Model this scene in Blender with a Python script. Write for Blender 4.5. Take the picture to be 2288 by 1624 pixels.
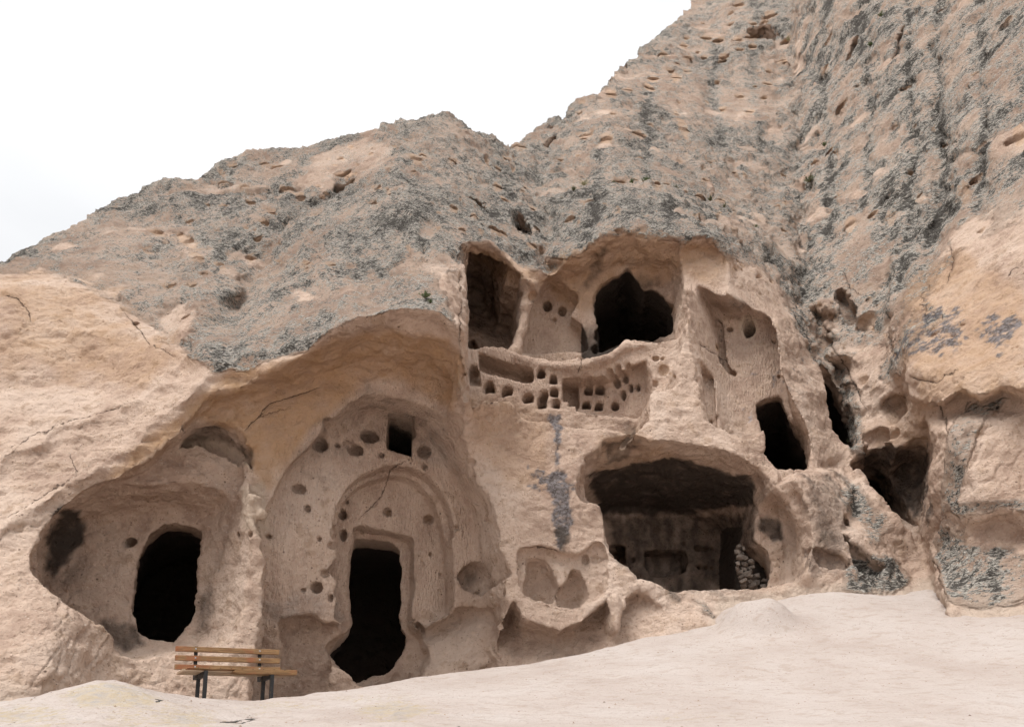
import bpy, bmesh, math, random
import numpy as np
from mathutils import Vector, Matrix

# ------------------------------------------------------------------ camera, sky, sun, exposure
scene = bpy.context.scene
for o in list(bpy.data.objects):
    bpy.data.objects.remove(o)
col = scene.collection

PITCH = math.radians(9.0)
FPX = 2288 * 24 / 36.0                 # focal length on a 2288 px wide picture
CU, CV = 1144.0, 1479.0                # where the lens axis meets that picture (lens shifted up)
cam_d = bpy.data.cameras.new('camera'); cam = bpy.data.objects.new('camera', cam_d)
col.objects.link(cam); scene.camera = cam
cam_d.sensor_width = 36; cam_d.lens = 24
cam_d.shift_y = (CV - 812) / 2288
cam_d.clip_start = 0.05; cam_d.clip_end = 3000
cam.location = (0, 0, 0); cam.rotation_euler = (math.pi / 2 + PITCH, 0, 0)

SUN_EL, SUN_AZ = math.radians(62), math.radians(221)     # high, behind the camera to the left (azimuth from +Y, clockwise)
w = bpy.data.worlds.new('World'); scene.world = w; w.use_nodes = True
nt = w.node_tree; nt.nodes.clear()
sky = nt.nodes.new('ShaderNodeTexSky'); sky.sky_type = 'NISHITA'; sky.sun_disc = False
sky.sun_elevation = SUN_EL; sky.sun_rotation = SUN_AZ
bg1 = nt.nodes.new('ShaderNodeBackground'); bg1.inputs[1].default_value = 0.10
nt.links.new(sky.outputs[0], bg1.inputs[0])
tc = nt.nodes.new('ShaderNodeTexCoord')
mp = nt.nodes.new('ShaderNodeMapping'); mp.inputs['Scale'].default_value = (1.0, 1.0, 2.2)
nt.links.new(tc.outputs['Generated'], mp.inputs[0])
nz = nt.nodes.new('ShaderNodeTexNoise'); nz.inputs['Scale'].default_value = 1.3; nz.inputs['Detail'].default_value = 6
nt.links.new(mp.outputs[0], nz.inputs['Vector'])
rp = nt.nodes.new('ShaderNodeValToRGB')
rp.color_ramp.elements[0].position = 0.40; rp.color_ramp.elements[0].color = (0.84, 0.85, 0.865, 1)
rp.color_ramp.elements[1].position = 0.60; rp.color_ramp.elements[1].color = (1.0, 1.0, 1.0, 1)
nt.links.new(nz.outputs['Fac'], rp.inputs[0])
bg2 = nt.nodes.new('ShaderNodeBackground'); nt.links.new(rp.outputs[0], bg2.inputs[0])
sp = nt.nodes.new('ShaderNodeSeparateXYZ'); nt.links.new(tc.outputs['Generated'], sp.inputs[0])
gr = nt.nodes.new('ShaderNodeMapRange'); gr.inputs[1].default_value = 0; gr.inputs[2].default_value = 1       # overcast: the zenith is about twice as bright as the horizon
gr.inputs[3].default_value = 0.52; gr.inputs[4].default_value = 1.0; nt.links.new(sp.outputs[2], gr.inputs[0]); nt.links.new(gr.outputs[0], bg2.inputs[1])
mx = nt.nodes.new('ShaderNodeMixShader'); mx.inputs[0].default_value = 0.93      # almost closed cloud cover
nt.links.new(bg1.outputs[0], mx.inputs[1]); nt.links.new(bg2.outputs[0], mx.inputs[2])
wo = nt.nodes.new('ShaderNodeOutputWorld'); nt.links.new(mx.outputs[0], wo.inputs[0])

sd = bpy.data.lights.new('sun', 'SUN'); sd.energy = 2.6; sd.angle = math.radians(36); sd.color = (1.0, 0.97, 0.93)
so = bpy.data.objects.new('sun', sd); col.objects.link(so)
sv = Vector((math.sin(SUN_AZ) * math.cos(SUN_EL), math.cos(SUN_AZ) * math.cos(SUN_EL), math.sin(SUN_EL)))
so.rotation_euler = sv.to_track_quat('Z', 'Y').to_euler()

scene.view_settings.view_transform = 'Standard'; scene.view_settings.look = 'None'
scene.view_settings.gamma = 1; scene.view_settings.exposure = 0.46
scene.render.resolution_x = 1024; scene.render.resolution_y = 726
scene.render.engine = 'CYCLES'
scene.cycles.max_bounces = 4; scene.cycles.diffuse_bounces = 3; scene.cycles.glossy_bounces = 1
scene.cycles.use_adaptive_sampling = True; scene.cycles.adaptive_threshold = 0.03; scene.cycles.adaptive_min_samples = 24

# ------------------------------------------------------------------ picture <-> place
FW = np.array([0, math.cos(PITCH), math.sin(PITCH)]); UP = np.array([0, -math.sin(PITCH), math.cos(PITCH)])
def zc_of(v, Y):
    return Y / (FW[1] + UP[1] * (CV - v) / FPX)
def at(u, v, Y):
    """the point that lies Y metres ahead along the line of sight of picture point (u, v)"""
    u = np.asarray(u, float); v = np.asarray(v, float); Y = np.asarray(Y, float)
    z = zc_of(v, Y); b = (CV - v) / FPX
    return np.stack([z * (u - CU) / FPX, z * (FW[1] + b * UP[1]), z * (FW[2] + b * UP[2])], -1)
def proj(p):
    z = p[..., 1] * FW[1] + p[..., 2] * FW[2]
    return CU + FPX * p[..., 0] / z, CV - FPX * (p[..., 1] * UP[1] + p[..., 2] * UP[2]) / z, z

# ------------------------------------------------------------------ noise
rng = np.random.default_rng(11)
LAT = rng.random((32, 32, 32)).astype(np.float32) * 2 - 1
def vnoise(p, freq, off=0.0):
    q = (p * freq + off).astype(np.float32)
    i = np.floor(q).astype(np.int32); t = q - i; t = t * t * (3 - 2 * t); i &= 31; j = (i + 1) & 31
    x0, y0, z0 = i[:, 0], i[:, 1], i[:, 2]; x1, y1, z1 = j[:, 0], j[:, 1], j[:, 2]
    tx, ty, tz = t[:, 0], t[:, 1], t[:, 2]
    a = LAT[x0, y0, z0] * (1 - tx) + LAT[x1, y0, z0] * tx
    b = LAT[x0, y1, z0] * (1 - tx) + LAT[x1, y1, z0] * tx
    c = LAT[x0, y0, z1] * (1 - tx) + LAT[x1, y0, z1] * tx
    d = LAT[x0, y1, z1] * (1 - tx) + LAT[x1, y1, z1] * tx
    return (a * (1 - ty) + b * ty) * (1 - tz) + (c * (1 - ty) + d * ty) * tz
def fbm(p, freq, octv=4, gain=0.5, off=0.0):
    s = 0; a = 1.0
    for k in range(octv):
        s = s + a * vnoise(p, freq * 2.03 ** k, off + 7.3 * k); a *= gain
    return s
def sstep(a, b, x):
    t = np.clip((x - a) / (b - a), 0, 1); return t * t * (3 - 2 * t)
def smax(a, b, k):
    h = np.clip(0.5 + 0.5 * (a - b) / k, 0, 1); return b + (a - b) * h + k * h * (1 - h)
def smin(a, b, k):
    return -smax(-a, -b, k)

# ------------------------------------------------------------------ polygons
def smooth_poly(pts, n=2):
    P = np.array(pts, float); out = []
    N = len(P)
    for i in range(N):
        p0, p1, p2, p3 = P[i - 1], P[i], P[(i + 1) % N], P[(i + 2) % N]
        for k in range(n):
            t = k / n
            c = 0.5 * (2 * p1 + (p2 - p0) * t + (2 * p0 - 5 * p1 + 4 * p2 - p3) * t * t + (3 * p1 - p0 - 3 * p2 + p3) * t ** 3)
            out.append(0.6 * c + 0.4 * (p1 * (1 - t) + p2 * t))
    return np.array(out)
def poly_sd(u, v, P):
    """signed distance in picture units, negative inside"""
    u = u.astype(np.float32); v = v.astype(np.float32)
    d2 = np.full(u.shape, 1e12, np.float32); ins = np.zeros(u.shape, bool)
    N = len(P)
    for i in range(N):
        ax, ay = P[i - 1]; bx, by = P[i]
        ex, ey = bx - ax, by - ay
        wx, wy = u - np.float32(ax), v - np.float32(ay)
        t = np.clip((wx * ex + wy * ey) / (ex * ex + ey * ey + 1e-9), 0, 1)
        dx, dy = wx - ex * t, wy - ey * t
        np.minimum(d2, dx * dx + dy * dy, out=d2)
        if ay != by:
            c = ((ay > v) != (by > v)) & (wx < ex * wy / ey)
            ins ^= c
    d = np.sqrt(d2); return np.where(ins, -d, d)
def line_d(u, v, P):
    d2 = np.full(np.shape(u), 1e12)
    for (ax, ay), (bx, by) in zip(P[:-1], P[1:]):
        ex, ey = bx - ax, by - ay
        t = np.clip(((u - ax) * ex + (v - ay) * ey) / (ex * ex + ey * ey + 1e-9), 0, 1)
        d2 = np.minimum(d2, (u - ax - ex * t) ** 2 + (v - ay - ey * t) ** 2)
    return np.sqrt(d2)

# ------------------------------------------------------------------ the uncarved rock: how far its face stands from the viewer
SHELL = [(-300,700,14.5),(-300,1000,10.8),(-300,1300,9),(-300,1600,7.6),
 (0,577,15.5),(0,640,12.6),(0,800,11.5),(0,1000,10.5),(0,1200,9.6),(0,1400,8.6),(0,1500,8.1),(0,1600,7.8),
 (110,1400,8.7),(120,1500,8.3),(200,1440,9.3),(200,1530,9.2),
 (200,480,18),(200,640,13.3),(200,800,11.8),(200,1000,10.6),(200,1200,10.0),
 (400,403,20.5),(400,600,14.8),(450,790,11.2),(400,950,10.6),(350,1100,10.3),(400,1440,10.5),(400,1500,10.25),(400,1570,10.0),
 (600,335,21.5),(600,560,14.8),(600,800,10.7),(700,400,18.5),(870,735,10.1),(870,600,12.2),(880,450,15.8),(880,272,21.5),(1000,250,22.5),(1010,740,10.4),(1030,850,10.6),
 (600,1000,11.0),(590,1200,11.0),(600,1400,11.0),(600,1500,10.9),(600,1570,10.7),
 (800,1000,11.0),(900,1000,11.4),(850,1530,11.4),(1000,1520,11.9),(1050,1400,12.1),
 (1040,1000,11.9),(1100,950,12.0),(1150,1150,12.2),(1150,1350,12.2),(1160,1480,11.9),(1300,1000,12.5),(1300,1250,12.2),(1250,1450,11.9),
 (1040,590,13.0),(1040,720,11.7),(1090,545,14.0),(1210,600,14.6),(1130,640,13.6),(1145,312,25),(1100,300,23.5),(1200,450,18.5),
 (1400,530,14.0),(1600,545,14.3),(1450,430,17.0),(1300,435,18),(1600,455,18.5),(1350,300,24),(1500,300,26),(1700,300,28),(1300,218,30),(1250,265,29),
 (1500,120,37),(1400,170,34),(1530,0,46),(1650,0,43),(1770,0,39),(1770,150,34),(1780,300,27.5),(1700,500,19),(1790,600,18),(1500,-150,60),(1800,-150,46),(2100,-150,30),(2500,-150,17),
 (1650,610,14.6),(1750,720,14.6),(1550,640,13.6),(1530,800,13.2),(1480,900,12.9),(1620,850,13.3),(1750,850,13.7),(1826,880,14.0),(1850,780,15.4),
 (1450,960,12.7),(1600,1000,12.8),(1400,1000,12.6),(1700,1060,13.1),(1860,960,14.2),(1920,960,14.6),
 (1300,1060,12.3),(1650,1050,12.7),(1760,1080,12.9),(1800,1180,12.9),(1480,1340,12.3),(1700,1310,12.8),(1840,1280,12.7),(1900,1150,13.2),(1500,1430,11.9),(1600,1420,12.0),
 (1940,1100,13.6),(2000,1200,13.4),(2060,1210,13.8),(2070,1000,13.6),(1960,1000,14.4),(1960,1300,12.6),(1850,1330,12.4),
 (1850,0,33),(1850,300,25),(1850,600,18),(1920,780,15.6),(2000,0,28),(2000,300,21),(2000,600,15.9),(2000,800,14.2),
 (2150,0,23),(2150,300,17.4),(2150,600,13.8),(2150,800,12.4),(2288,0,19),(2288,300,15),(2288,600,12.3),(2288,800,11.4),
 (2500,0,15),(2500,500,10.8),(2500,1000,9.8),(2090,880,12.4),(2288,950,11.2),(2120,1000,12.3),(2140,1150,12.2),(2220,1150,11.7),(2288,1300,11.2),(2100,1330,12.4),(2200,1340,11.5),(2600,1400,9.6),
 (2100,1500,11.6),(1700,1500,11.4),(1300,1560,11),(2500,1600,8.8)]
SH = np.array(SHELL)
def rbf_fit(xy, val, lam):
    n = len(xy); d = np.linalg.norm(xy[:, None] - xy[None], axis=-1)
    K = d * d * np.log(d + 1e-9); K[np.arange(n), np.arange(n)] = lam
    A = np.zeros((n + 3, n + 3)); A[:n, :n] = K; A[:n, n] = 1; A[:n, n + 1:] = xy; A[n, :n] = 1; A[n + 1:, :n] = xy.T
    return np.linalg.solve(A, np.concatenate([val, np.zeros(3)]))
def rbf_eval(xy, c, q):
    n = len(xy); out = np.full(len(q), c[n]) + q @ c[n + 1:]
    for i in range(n):
        d2 = ((q - xy[i]) ** 2).sum(-1); out += c[i] * 0.5 * d2 * np.log(d2 + 1e-12)
    return out
GS = 6.0; GU0, GU1, GV0, GV1 = -340, 2640, -200, 1760
gu = np.arange(GU0, GU1 + GS, GS); gv = np.arange(GV0, GV1 + GS, GS)
GUU, GVV = np.meshgrid(gu, gv, indexing='ij')
cc = rbf_fit(SH[:, :2] / 500, np.log(SH[:, 2]), 0.004)
DG = np.exp(rbf_eval(SH[:, :2] / 500, cc, np.stack([GUU.ravel(), GVV.ravel()], -1) / 500)).reshape(GUU.shape)
# gullies (deeper) and spines (nearer)
GROOVES = [([(1842,-120),(1850,60),(1838,200),(1860,420),(1850,520)], .40), ([(1935,-120),(1925,80),(1945,260),(1930,460)], .45), ([(2035,-120),(2030,120),(2048,330),(2030,520),(2010,640)], .5), ([(2105,-120),(2098,160),(2112,380),(2085,560)], .45), ([(2200,-120),(2190,100),(2205,300),(2180,470)], .4), ([(1600,60),(1590,200),(1615,330)], .35), ([(1690,30),(1680,190),(1702,330)], .35), ([(1470,150),(1440,260),(1450,390)], .3), ([(1340,330),(1330,410)], .25), ([(1500,440),(1490,525)], .15), ([(1330,440),(1310,540)], .18)]
for pts, amt, wd in [
    ([(1130,290),(1150,320),(1190,380),(1212,450),(1220,520),(1225,600)], 1.3, 26),
    ([(760,425),(700,470),(650,515),(600,570),(560,615),(540,690)], 1.45, 42),
    ([(1775,-150),(1758,0),(1775,90),(1760,200),(1782,300),(1770,400),(1795,500),(1788,580),(1810,690),(1850,800),(1890,900)], 1.75, 34),
    ([(450,800),(560,788),(650,760),(740,738),(870,708),(970,715),(1020,755)], -0.38, 34), ([(935,520),(860,600),(780,640),(690,655)], 0.35, 30), ([(330,470),(380,600),(360,700)], 0.3, 40),
    ([(1260,560),(1330,535),(1400,512),(1500,525),(1590,530)], -0.35, 30), *[(g_, a_, 17) for g_, a_ in GROOVES], ([(1985,300),(1985,600),(1960,720),(2020,860)], 0.25, 26),
    ([(1900,0),(1890,400)], 0.35, 30), ([(2090,0),(2100,420),(2060,640)], 0.4, 30), ([(2210,0),(2190,300)], -0.4, 50),
    ([(860,285),(885,400),(935,520),(985,610),(1020,720)], -0.8, 60),
    ([(420,420),(450,560),(430,720)], -0.6, 80), ([(250,470),(230,600)], -0.2, 60),
    ([(1350,260),(1330,400)], -0.6, 60), ([(1560,120),(1600,300),(1640,420)], 0.7, 40), ([(1680,60),(1690,280)], -0.6, 40),
    ([(1410,440),(1430,530)], -0.25, 60), ([(1240,440),(1250,560)], -0.3, 40),
    ([(700,560),(760,640),(800,720)], -0.45, 70), ([(820,520),(860,700)], 0.2, 40),
    ([(0,1030),(120,965),(250,912),(400,850)], -0.22, 26), ([(0,1190),(120,1100),(260,1010),(380,920),(460,860)], -0.25, 30),
    ([(60,700),(150,780),(260,830)], 0.2, 40), ([(0,870),(180,850)], 0.15, 50)]:
    dd = line_d(GUU + 9 * np.sin(GVV / 23.0 + GUU / 61.0) + 6 * np.sin(GVV / 9.0 + 1.3), GVV + 7 * np.sin(GUU / 17.0), pts); DG += amt * np.exp(-(np.sqrt(dd * dd + 16) - 4) / wd)
# ledges: the rock above the line stands back
def ledge(pts, amt, h1, h2, fade=30):
    global DG
    P = np.array(pts, float); L = np.interp(GUU, P[:, 0], P[:, 1]); h = L - GVV
    win = sstep(P[0, 0], P[0, 0] + fade, GUU) * (1 - sstep(P[-1, 0] - fade, P[-1, 0], GUU))
    DG += amt * win * sstep(-h1, h1, h) * np.exp(-np.maximum(h, 0) / h2)
ledge([(1225,450),(1255,428),(1300,418),(1400,417),(1490,424),(1560,448),(1640,485),(1720,540),(1780,600)], 1.7, 9, 120, 60)
ledge([(1360,200),(1440,160),(1500,170),(1560,150),(1650,190)], 1.2, 8, 60, 30)
ledge([(1690,330),(1730,318),(1800,335),(1850,322)], .5, 6, 40, 15); ledge([(1700,430),(1760,425),(1830,440)], .45, 6, 30, 15); ledge([(1720,180),(1790,170),(1850,186)], .7, 6, 40, 15)
ledge([(1300,330),(1380,318),(1470,330),(1540,322)], .5, 7, 45, 20); ledge([(540,470),(620,430),(700,440)], .35, 6, 40, 20); ledge([(300,520),(380,500),(470,530)], .3, 6, 40, 20); ledge([(870,560),(930,545),(1010,590)], .3, 6, 50, 20)
ledge([(1560,250),(1620,235),(1700,240),(1760,235)], 1.0, 8, 80, 25)
ledge([(0,618),(90,612),(180,628),(260,668),(320,715),(370,760),(430,800)], -0.0 + 0.3, 5, 50, 20)
ledge([(2005,872),(2035,893),(2072,914),(2108,906),(2150,880),(2195,897),(2240,872),(2290,884),(2400,860),(2600,870)], -0.7, 12, 150, 25)
ledge([(1190,385),(1240,345),(1260,300)], 0.8, 8, 60, 15)
def vstep(pts, amt, wd, dec, fade=30):
    # rock to the right of the line stands nearer
    global DG
    P = np.array(pts, float); L = np.interp(GVV, P[:, 1], P[:, 0]); h = GUU - L
    win = sstep(P[0, 1] - fade, P[0, 1] + fade, GVV) * (1 - sstep(P[-1, 1] - fade, P[-1, 1] + fade, GVV))
    DG -= amt * win * sstep(-wd, wd, h) * np.exp(-np.maximum(h, 0) / dec)
vstep([(2060,940),(2078,1000),(2070,1120),(2064,1200),(2085,1290),(2110,1350),(2130,1560)], 1.0, 12, 260)
ledge([(1735,1085),(1775,1062),(1800,1055),(1860,1050),(1890,1060),(1915,1090)], 0.55, 5, 70, 15)
vstep([(1908,1060),(1902,1130),(1888,1180)], -0.35, 8, 60, 15)
vstep([(1990,560),(1986,660),(1978,760),(2000,850)], 0.5, 10, 200)
vstep([(1775,1070),(1800,1130),(1806,1220),(1790,1300)], 0.45, 14, 70)
_Du = np.gradient(DG, GS, axis=0); _Dv = np.gradient(DG, GS, axis=1)
NG = np.minimum(np.sqrt(1 + (_Du * FPX / DG) ** 2 + (_Dv * FPX / DG) ** 2), 25.0)
for _i in range(5):
    for _ax in (0, 1): NG = np.maximum(NG, np.maximum(np.roll(NG, 1, _ax), np.roll(NG, -1, _ax)) * .86)
def bil(G, u, v):
    x = np.clip((u - GU0) / GS, 0, G.shape[0] - 1.001); y = np.clip((v - GV0) / GS, 0, G.shape[1] - 1.001)
    i = x.astype(np.int32); j = y.astype(np.int32); fx = (x - i); fy = (y - j)
    return (G[i, j] * (1 - fx) + G[i + 1, j] * fx) * (1 - fy) + (G[i, j + 1] * (1 - fx) + G[i + 1, j + 1] * fx) * fy
SIL = np.array([(-340,720),(-200,655),(0,577),(60,546),(120,512),(180,490),(240,456),(300,432),(360,410),(440,398),(470,385),(500,366),(540,353),(600,336),(700,311),
 (800,291),(870,272),(900,262),(960,256),(1005,249),(1030,262),(1060,284),(1110,299),(1142,314),(1148,313),(1190,285),(1225,264),(1248,259),(1258,268),
 (1280,232),(1292,221),(1320,213),(1352,197),(1366,170),(1384,150),(1395,146),(1420,130),(1440,102),(1452,88),(1470,76),(1498,66),(1518,42),(1521,16),(1532,-4),
 (1560,-80),(1650,-300),(1700,-700),(2700,-700)], float)
DSIL = bil(DG, np.clip(gu, -340, 1640), np.maximum(np.interp(gu, SIL[:, 0], SIL[:, 1]), -180))

PRIMS = []      # (u0, u1, v0, v1, function)
def base_f(u, v, Y, n1, n2):
    D = bil(DG, u, v); f = (D - Y) / bil(NG, u, v)
    vs = np.interp(u, SIL[:, 0], SIL[:, 1]); ds = np.interp(u, gu, DSIL)
    k = 0.55 * (1720 - vs) / ds
    g = (vs + k * np.maximum(Y - ds, 0) * 1.0 - v) * Y / FPX + 0.035 * n2 * (Y / 18)
    return smax(f + 0.05 * n1, g, 0.25)
def F(P, u=None, v=None, fine=True):
    """P sorted by u.  > 0 in the air, < 0 in the rock"""
    if u is None: u, v, _ = proj(P)
    n1 = 1.2 * vnoise(P, 1.1); n2 = vnoise(P, 2.9, 9.2) + (0.6 * vnoise(P, 6.3, 1.7) if fine else 0)
    f = base_f(u, v, P[:, 1], n1, n2).astype(np.float32)
    for (u0, u1, v0, v1, fn) in PRIMS:
        a, b = np.searchsorted(u, [u0, u1])
        if b <= a: continue
        m = np.nonzero((v[a:b] > v0) & (v[a:b] < v1))[0] + a
        if len(m): f[m] = fn(P[m], u[m], v[m], f[m], n1[m], n2[m])
    return f
RW = np.exp(np.linspace(math.log(6.0), math.log(60), 320))
def march(uv):
    """distance ahead (Y) of the rock seen at each picture point"""
    uv = np.asarray(uv, float); od = np.argsort(uv[:, 0]); s = uv[od]
    out = np.empty(len(s))
    for c in range(0, len(s), 300):
        q = s[c:c + 300]; U = np.repeat(q[:, 0], len(RW)); V = np.repeat(q[:, 1], len(RW)); Yv = np.tile(RW, len(q))
        f = F(at(U, V, Yv), U, V, False).reshape(len(q), -1)
        k = np.argmax(f < 0, axis=1); k = np.where((f < 0).any(1), np.maximum(k, 1), len(RW) - 1); i = np.arange(len(q))
        fa, fb = f[i, k - 1], f[i, k]; out[c:c + 300] = RW[k - 1] + (RW[k] - RW[k - 1]) * np.clip(fa / (fa - fb + 1e-9), 0, 1)
    r = np.empty(len(s)); r[od] = out; return r

def hdir(az, slope=0.0):
    a = math.radians(az); s = math.radians(slope)
    return np.array([math.sin(a) * math.cos(s), math.cos(a) * math.cos(s), math.sin(s)])
def carve(poly, depth, az=0, slope=0, taper=0.0, k=0.06, nz=0.02, front=1.2, smooth=True, kb=None, Y=None, nrm=None, bow=0.0, anchor=None, lipfit=False, back=None):
    """hollow whose mouth is the outline poly in the rock face found there, cut depth metres along a level direction"""
    P = smooth_poly(poly) if smooth else np.array(poly, float)
    lo, hi = P.min(0), P.max(0); c = P.mean(0)
    if Y is None:
        r = np.random.default_rng(3); q = r.uniform(lo, hi, (160, 2)); q = q[poly_sd(q[:, 0], q[:, 1], P) < 0][:24]
        if lipfit: q = c + (P - c) * 0.97
        if len(q) < 6: q = np.concatenate([q, c + (P - c) * 0.4])[:20]
        W = at(q[:, 0], q[:, 1], march(q))
    else:
        W = at(P[:, 0], P[:, 1], np.full(len(P), Y))
    p0 = np.median(W, 0) if anchor is None else at(*anchor); d = hdir(az, slope); k = max(.02, k * .6)
    if nrm is None:
        A = np.c_[W[:, 0] - p0[0], W[:, 2] - p0[2], np.ones(len(W))]; AtA = A.T @ A + np.diag([0.05, 0.05, 0]) * len(W)
        s = np.linalg.solve(AtA, A.T @ (W[:, 1] - p0[1])); n = np.array([-s[0], 1, -s[1]]); p0 = p0 + np.array([0, s[2], 0])
    else: n = hdir(*nrm)
    n = n / np.linalg.norm(n); dn = float(d @ n)
    if dn < 0.6: n = n + d * (0.9 - dn); n /= np.linalg.norm(n); dn = float(d @ n)
    if back is not None: pb = at(*back[:3]); nb = hdir(*back[3:]); nb = nb / np.linalg.norm(nb)
    _, _, z0 = proj(p0[None]); sc = float(z0[0]) / FPX
    mg = 60 + depth / sc * 0.9
    kb = kb or max(k, 0.04)
    def fn(p, u, v, f, n1, n2):
        t = ((p - p0) @ n) / dn
        q = p - t[:, None] * d
        # points outside the mouth keep their own line of sight, so the mouth matches at the rock face
        qu, qv, qz = proj(q)
        s = poly_sd(qu, qv, P) * sc + nz * (n2 + 0.7 * n1) + taper * np.maximum(t, 0)
        tb = (t - depth) * dn if back is None else (p - pb) @ nb
        if bow: tb = tb + bow * np.clip(1 + s / (0.5 * (hi - lo).min() * sc), 0, 1) ** 2
        g = smax(s, tb, kb); g = np.maximum(g, -t - front)
        return smax(f, -g, k)
    PRIMS.append((lo[0] - mg, hi[0] + mg, lo[1] - mg, hi[1] + mg, fn))
def pits(lst):
    """(u, v, half width, half height, tilt deg, depth factor)"""
    Ys = march([(a[0], a[1]) for a in lst]); lst = [(a[0], a[1], a[2], a[3], a[4], a[5] * (2.2 if y > 14.6 else 1.8)) for a, y in zip(lst, Ys)]
    for (u, v, ru, rv, ang, dp), Y in zip(lst, Ys):
        if Y > 60: continue
        z = zc_of(v, Y); sc = z / FPX; ru2, rv2 = ru * sc, rv * sc; rd = dp * math.sqrt(ru2 * rv2)
        c = at(u, v, Y) + 0.25 * rd * np.array([0.0, 1.0, 0.0])
        a = math.radians(ang); R = np.array([1, 0, 0.0]); 
        e1 = math.cos(a) * R + math.sin(a) * UP; e2 = -math.sin(a) * R + math.cos(a) * UP
        M = np.stack([e1 / ru2, e2 / rv2, FW / rd], 1); mr = min(ru2, rv2, rd); kk = 0.16 * mr + 0.01; ext = max(ru, rv) * 1.6 + 12
        def fn(p, uu, vv, f, n1, n2, c=c, M=M, mr=mr, kk=kk):
            q = (p - c) @ M; s = (np.sqrt((q * q).sum(1)) - 1) * mr + 0.12 * mr * n2
            return smax(f, -s, kk)
        PRIMS.append((u - ext, u + ext, v - ext, v + ext, fn))
def lump(pts, k=0.1, nz=0.03):
    """rib of rock: (u, v, Y, radius) joints"""
    if pts[0][2] <= 0:                                  # measured from the rock face
        Ys = march([(a[0], a[1]) for a in pts]); pts = [(u, v, y + q, r) for (u, v, q, r), y in zip(pts, Ys)]
    W = [(at(u, v, Y), r) for (u, v, Y, r) in pts]
    us = [a[0] for a in pts]; vs = [a[1] for a in pts]; m = 40 + max(a[3] for a in pts) * FPX / min(a[2] for a in pts)
    def fn(p, u, v, f, n1, n2):
        s = np.full(len(p), 1e3)
        segs = list(zip(W[:-1], W[1:])) if len(W) > 1 else [(W[0], (W[0][0] + 1e-4, W[0][1]))]
        for (a, ra), (b, rb) in segs:
            e = b - a; t = np.clip(((p - a) @ e) / (e @ e), 0, 1)
            s = np.minimum(s, np.linalg.norm(p - a - t[:, None] * e, axis=1) - (ra * (1 - t) + rb * t))
        return smin(f, s + nz * (n1 + n2), k)
    PRIMS.append((min(us) - m, max(us) + m, min(vs) - m, max(vs) + m, fn))

# ---- 1. broad hollows under the overhangs
carve([(560,822),(640,792),(740,767),(830,742),(900,738),(960,746),(1000,766),(1028,800),(1034,850),(1022,890),(1012,922),(1052,1000),(1092,1100),(1120,1220),
       (1120,1350),(1080,1420),(1000,1620),(560,1620),(585,1400),(592,1200),(545,1120),(560,1040),(530,960),(470,930),(420,905),(470,852),(505,838)],
      0.95, az=-22, k=0.10, nz=0.05, front=2.5, nrm=(-14, 12), Y=10.7)
carve([(590,1110),(602,1080),(640,1015),(690,960),(745,905),(800,858),(832,843),(870,845),(930,866),(985,895),(1010,921),(1060,1000),(1110,1110),(1130,1250),
       (1140,1400),(1140,1620),(590,1620),(600,1400),(602,1200)], 1.35, az=-23, k=0.04, nz=0.03, kb=0.20, nrm=(-23, 3), anchor=(880,1150,11.25), front=1.0)
carve([(67,1290),(74,1220),(122,1142),(200,1094),(240,1070),(300,1046),(350,1012),(395,975),(440,948),(490,944),(530,958),(556,1000),(567,1046),(548,1095),(532,1120),
       (528,1200),(520,1400),(490,1440),(400,1452),(300,1476),(252,1452),(240,1420),(160,1380),(92,1335)], 0.75, az=-40, k=0.06, nz=0.03, kb=0.12)
# upper storey
carve([(1040,700),(1040,614),(1044,563),(1066,553),(1092,542),(1142,574),(1168,602),(1205,622),(1224,592),(1259,567),(1315,547),(1359,535),(1402,523),(1435,532),
       (1476,541),(1515,546),(1535,575),(1536,640),(1530,720),(1520,800),(1470,850),(1470,905),(1446,928),(1420,936),(1388,930),(1356,925),
       (1300,919),(1241,913),(1180,910),(1142,887),(1066,866),(1044,858),(1040,800)], 1.6, az=-3, k=0.06, nz=0.04, front=2.5, kb=0.1, lipfit=True, back=(1250,870,14.15,3,0))
carve([(1038,745),(1100,760),(1170,788),(1215,815),(1215,914),(1180,910),(1142,890),(1102,908),(1072,932),(1056,943),(1049,930),(1046,800)], 1.6, az=-3, k=0.05, nz=0.03, front=2.5, kb=0.1, nrm=(-6, 0), anchor=(1120,880,11.95), back=(1250,870,14.15,3,0))
carve([(1034,748),(1034,614),(1044,563),(1066,553),(1092,542),(1142,574),(1168,602),(1205,622),(1224,592),(1259,567),(1315,547),(1359,535),(1402,523),(1435,532),
       (1476,541),(1515,546),(1530,575),(1530,640),(1524,720),(1515,755),(1440,762),(1400,760),(1384,772),(1340,792),(1310,796),(1230,800),(1165,792),(1130,770)], 1.05, az=-3, k=0.05, nz=0.04, front=1.5, kb=0.2, nrm=(2, 0), anchor=(1250,700,14.1))
carve([(1515,610),(1512,560),(1530,545),(1564,532),(1593,541),(1622,567),(1628,582),(1618,640),(1580,650),(1546,632)], 0.42, az=25, k=0.06, nz=0.05, front=2, kb=.15)
carve([(1546,624),(1589,645),(1635,655),(1678,655),(1694,667),(1703,689),(1716,723),(1728,791),(1734,853),(1744,874),(1722,890),(1708,960),(1672,990),(1640,972),(1620,965),(1583,950),(1572,884),(1560,800),(1550,700)],
      1.45, az=38, k=0.03, nz=0.012, kb=0.35)
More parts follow.
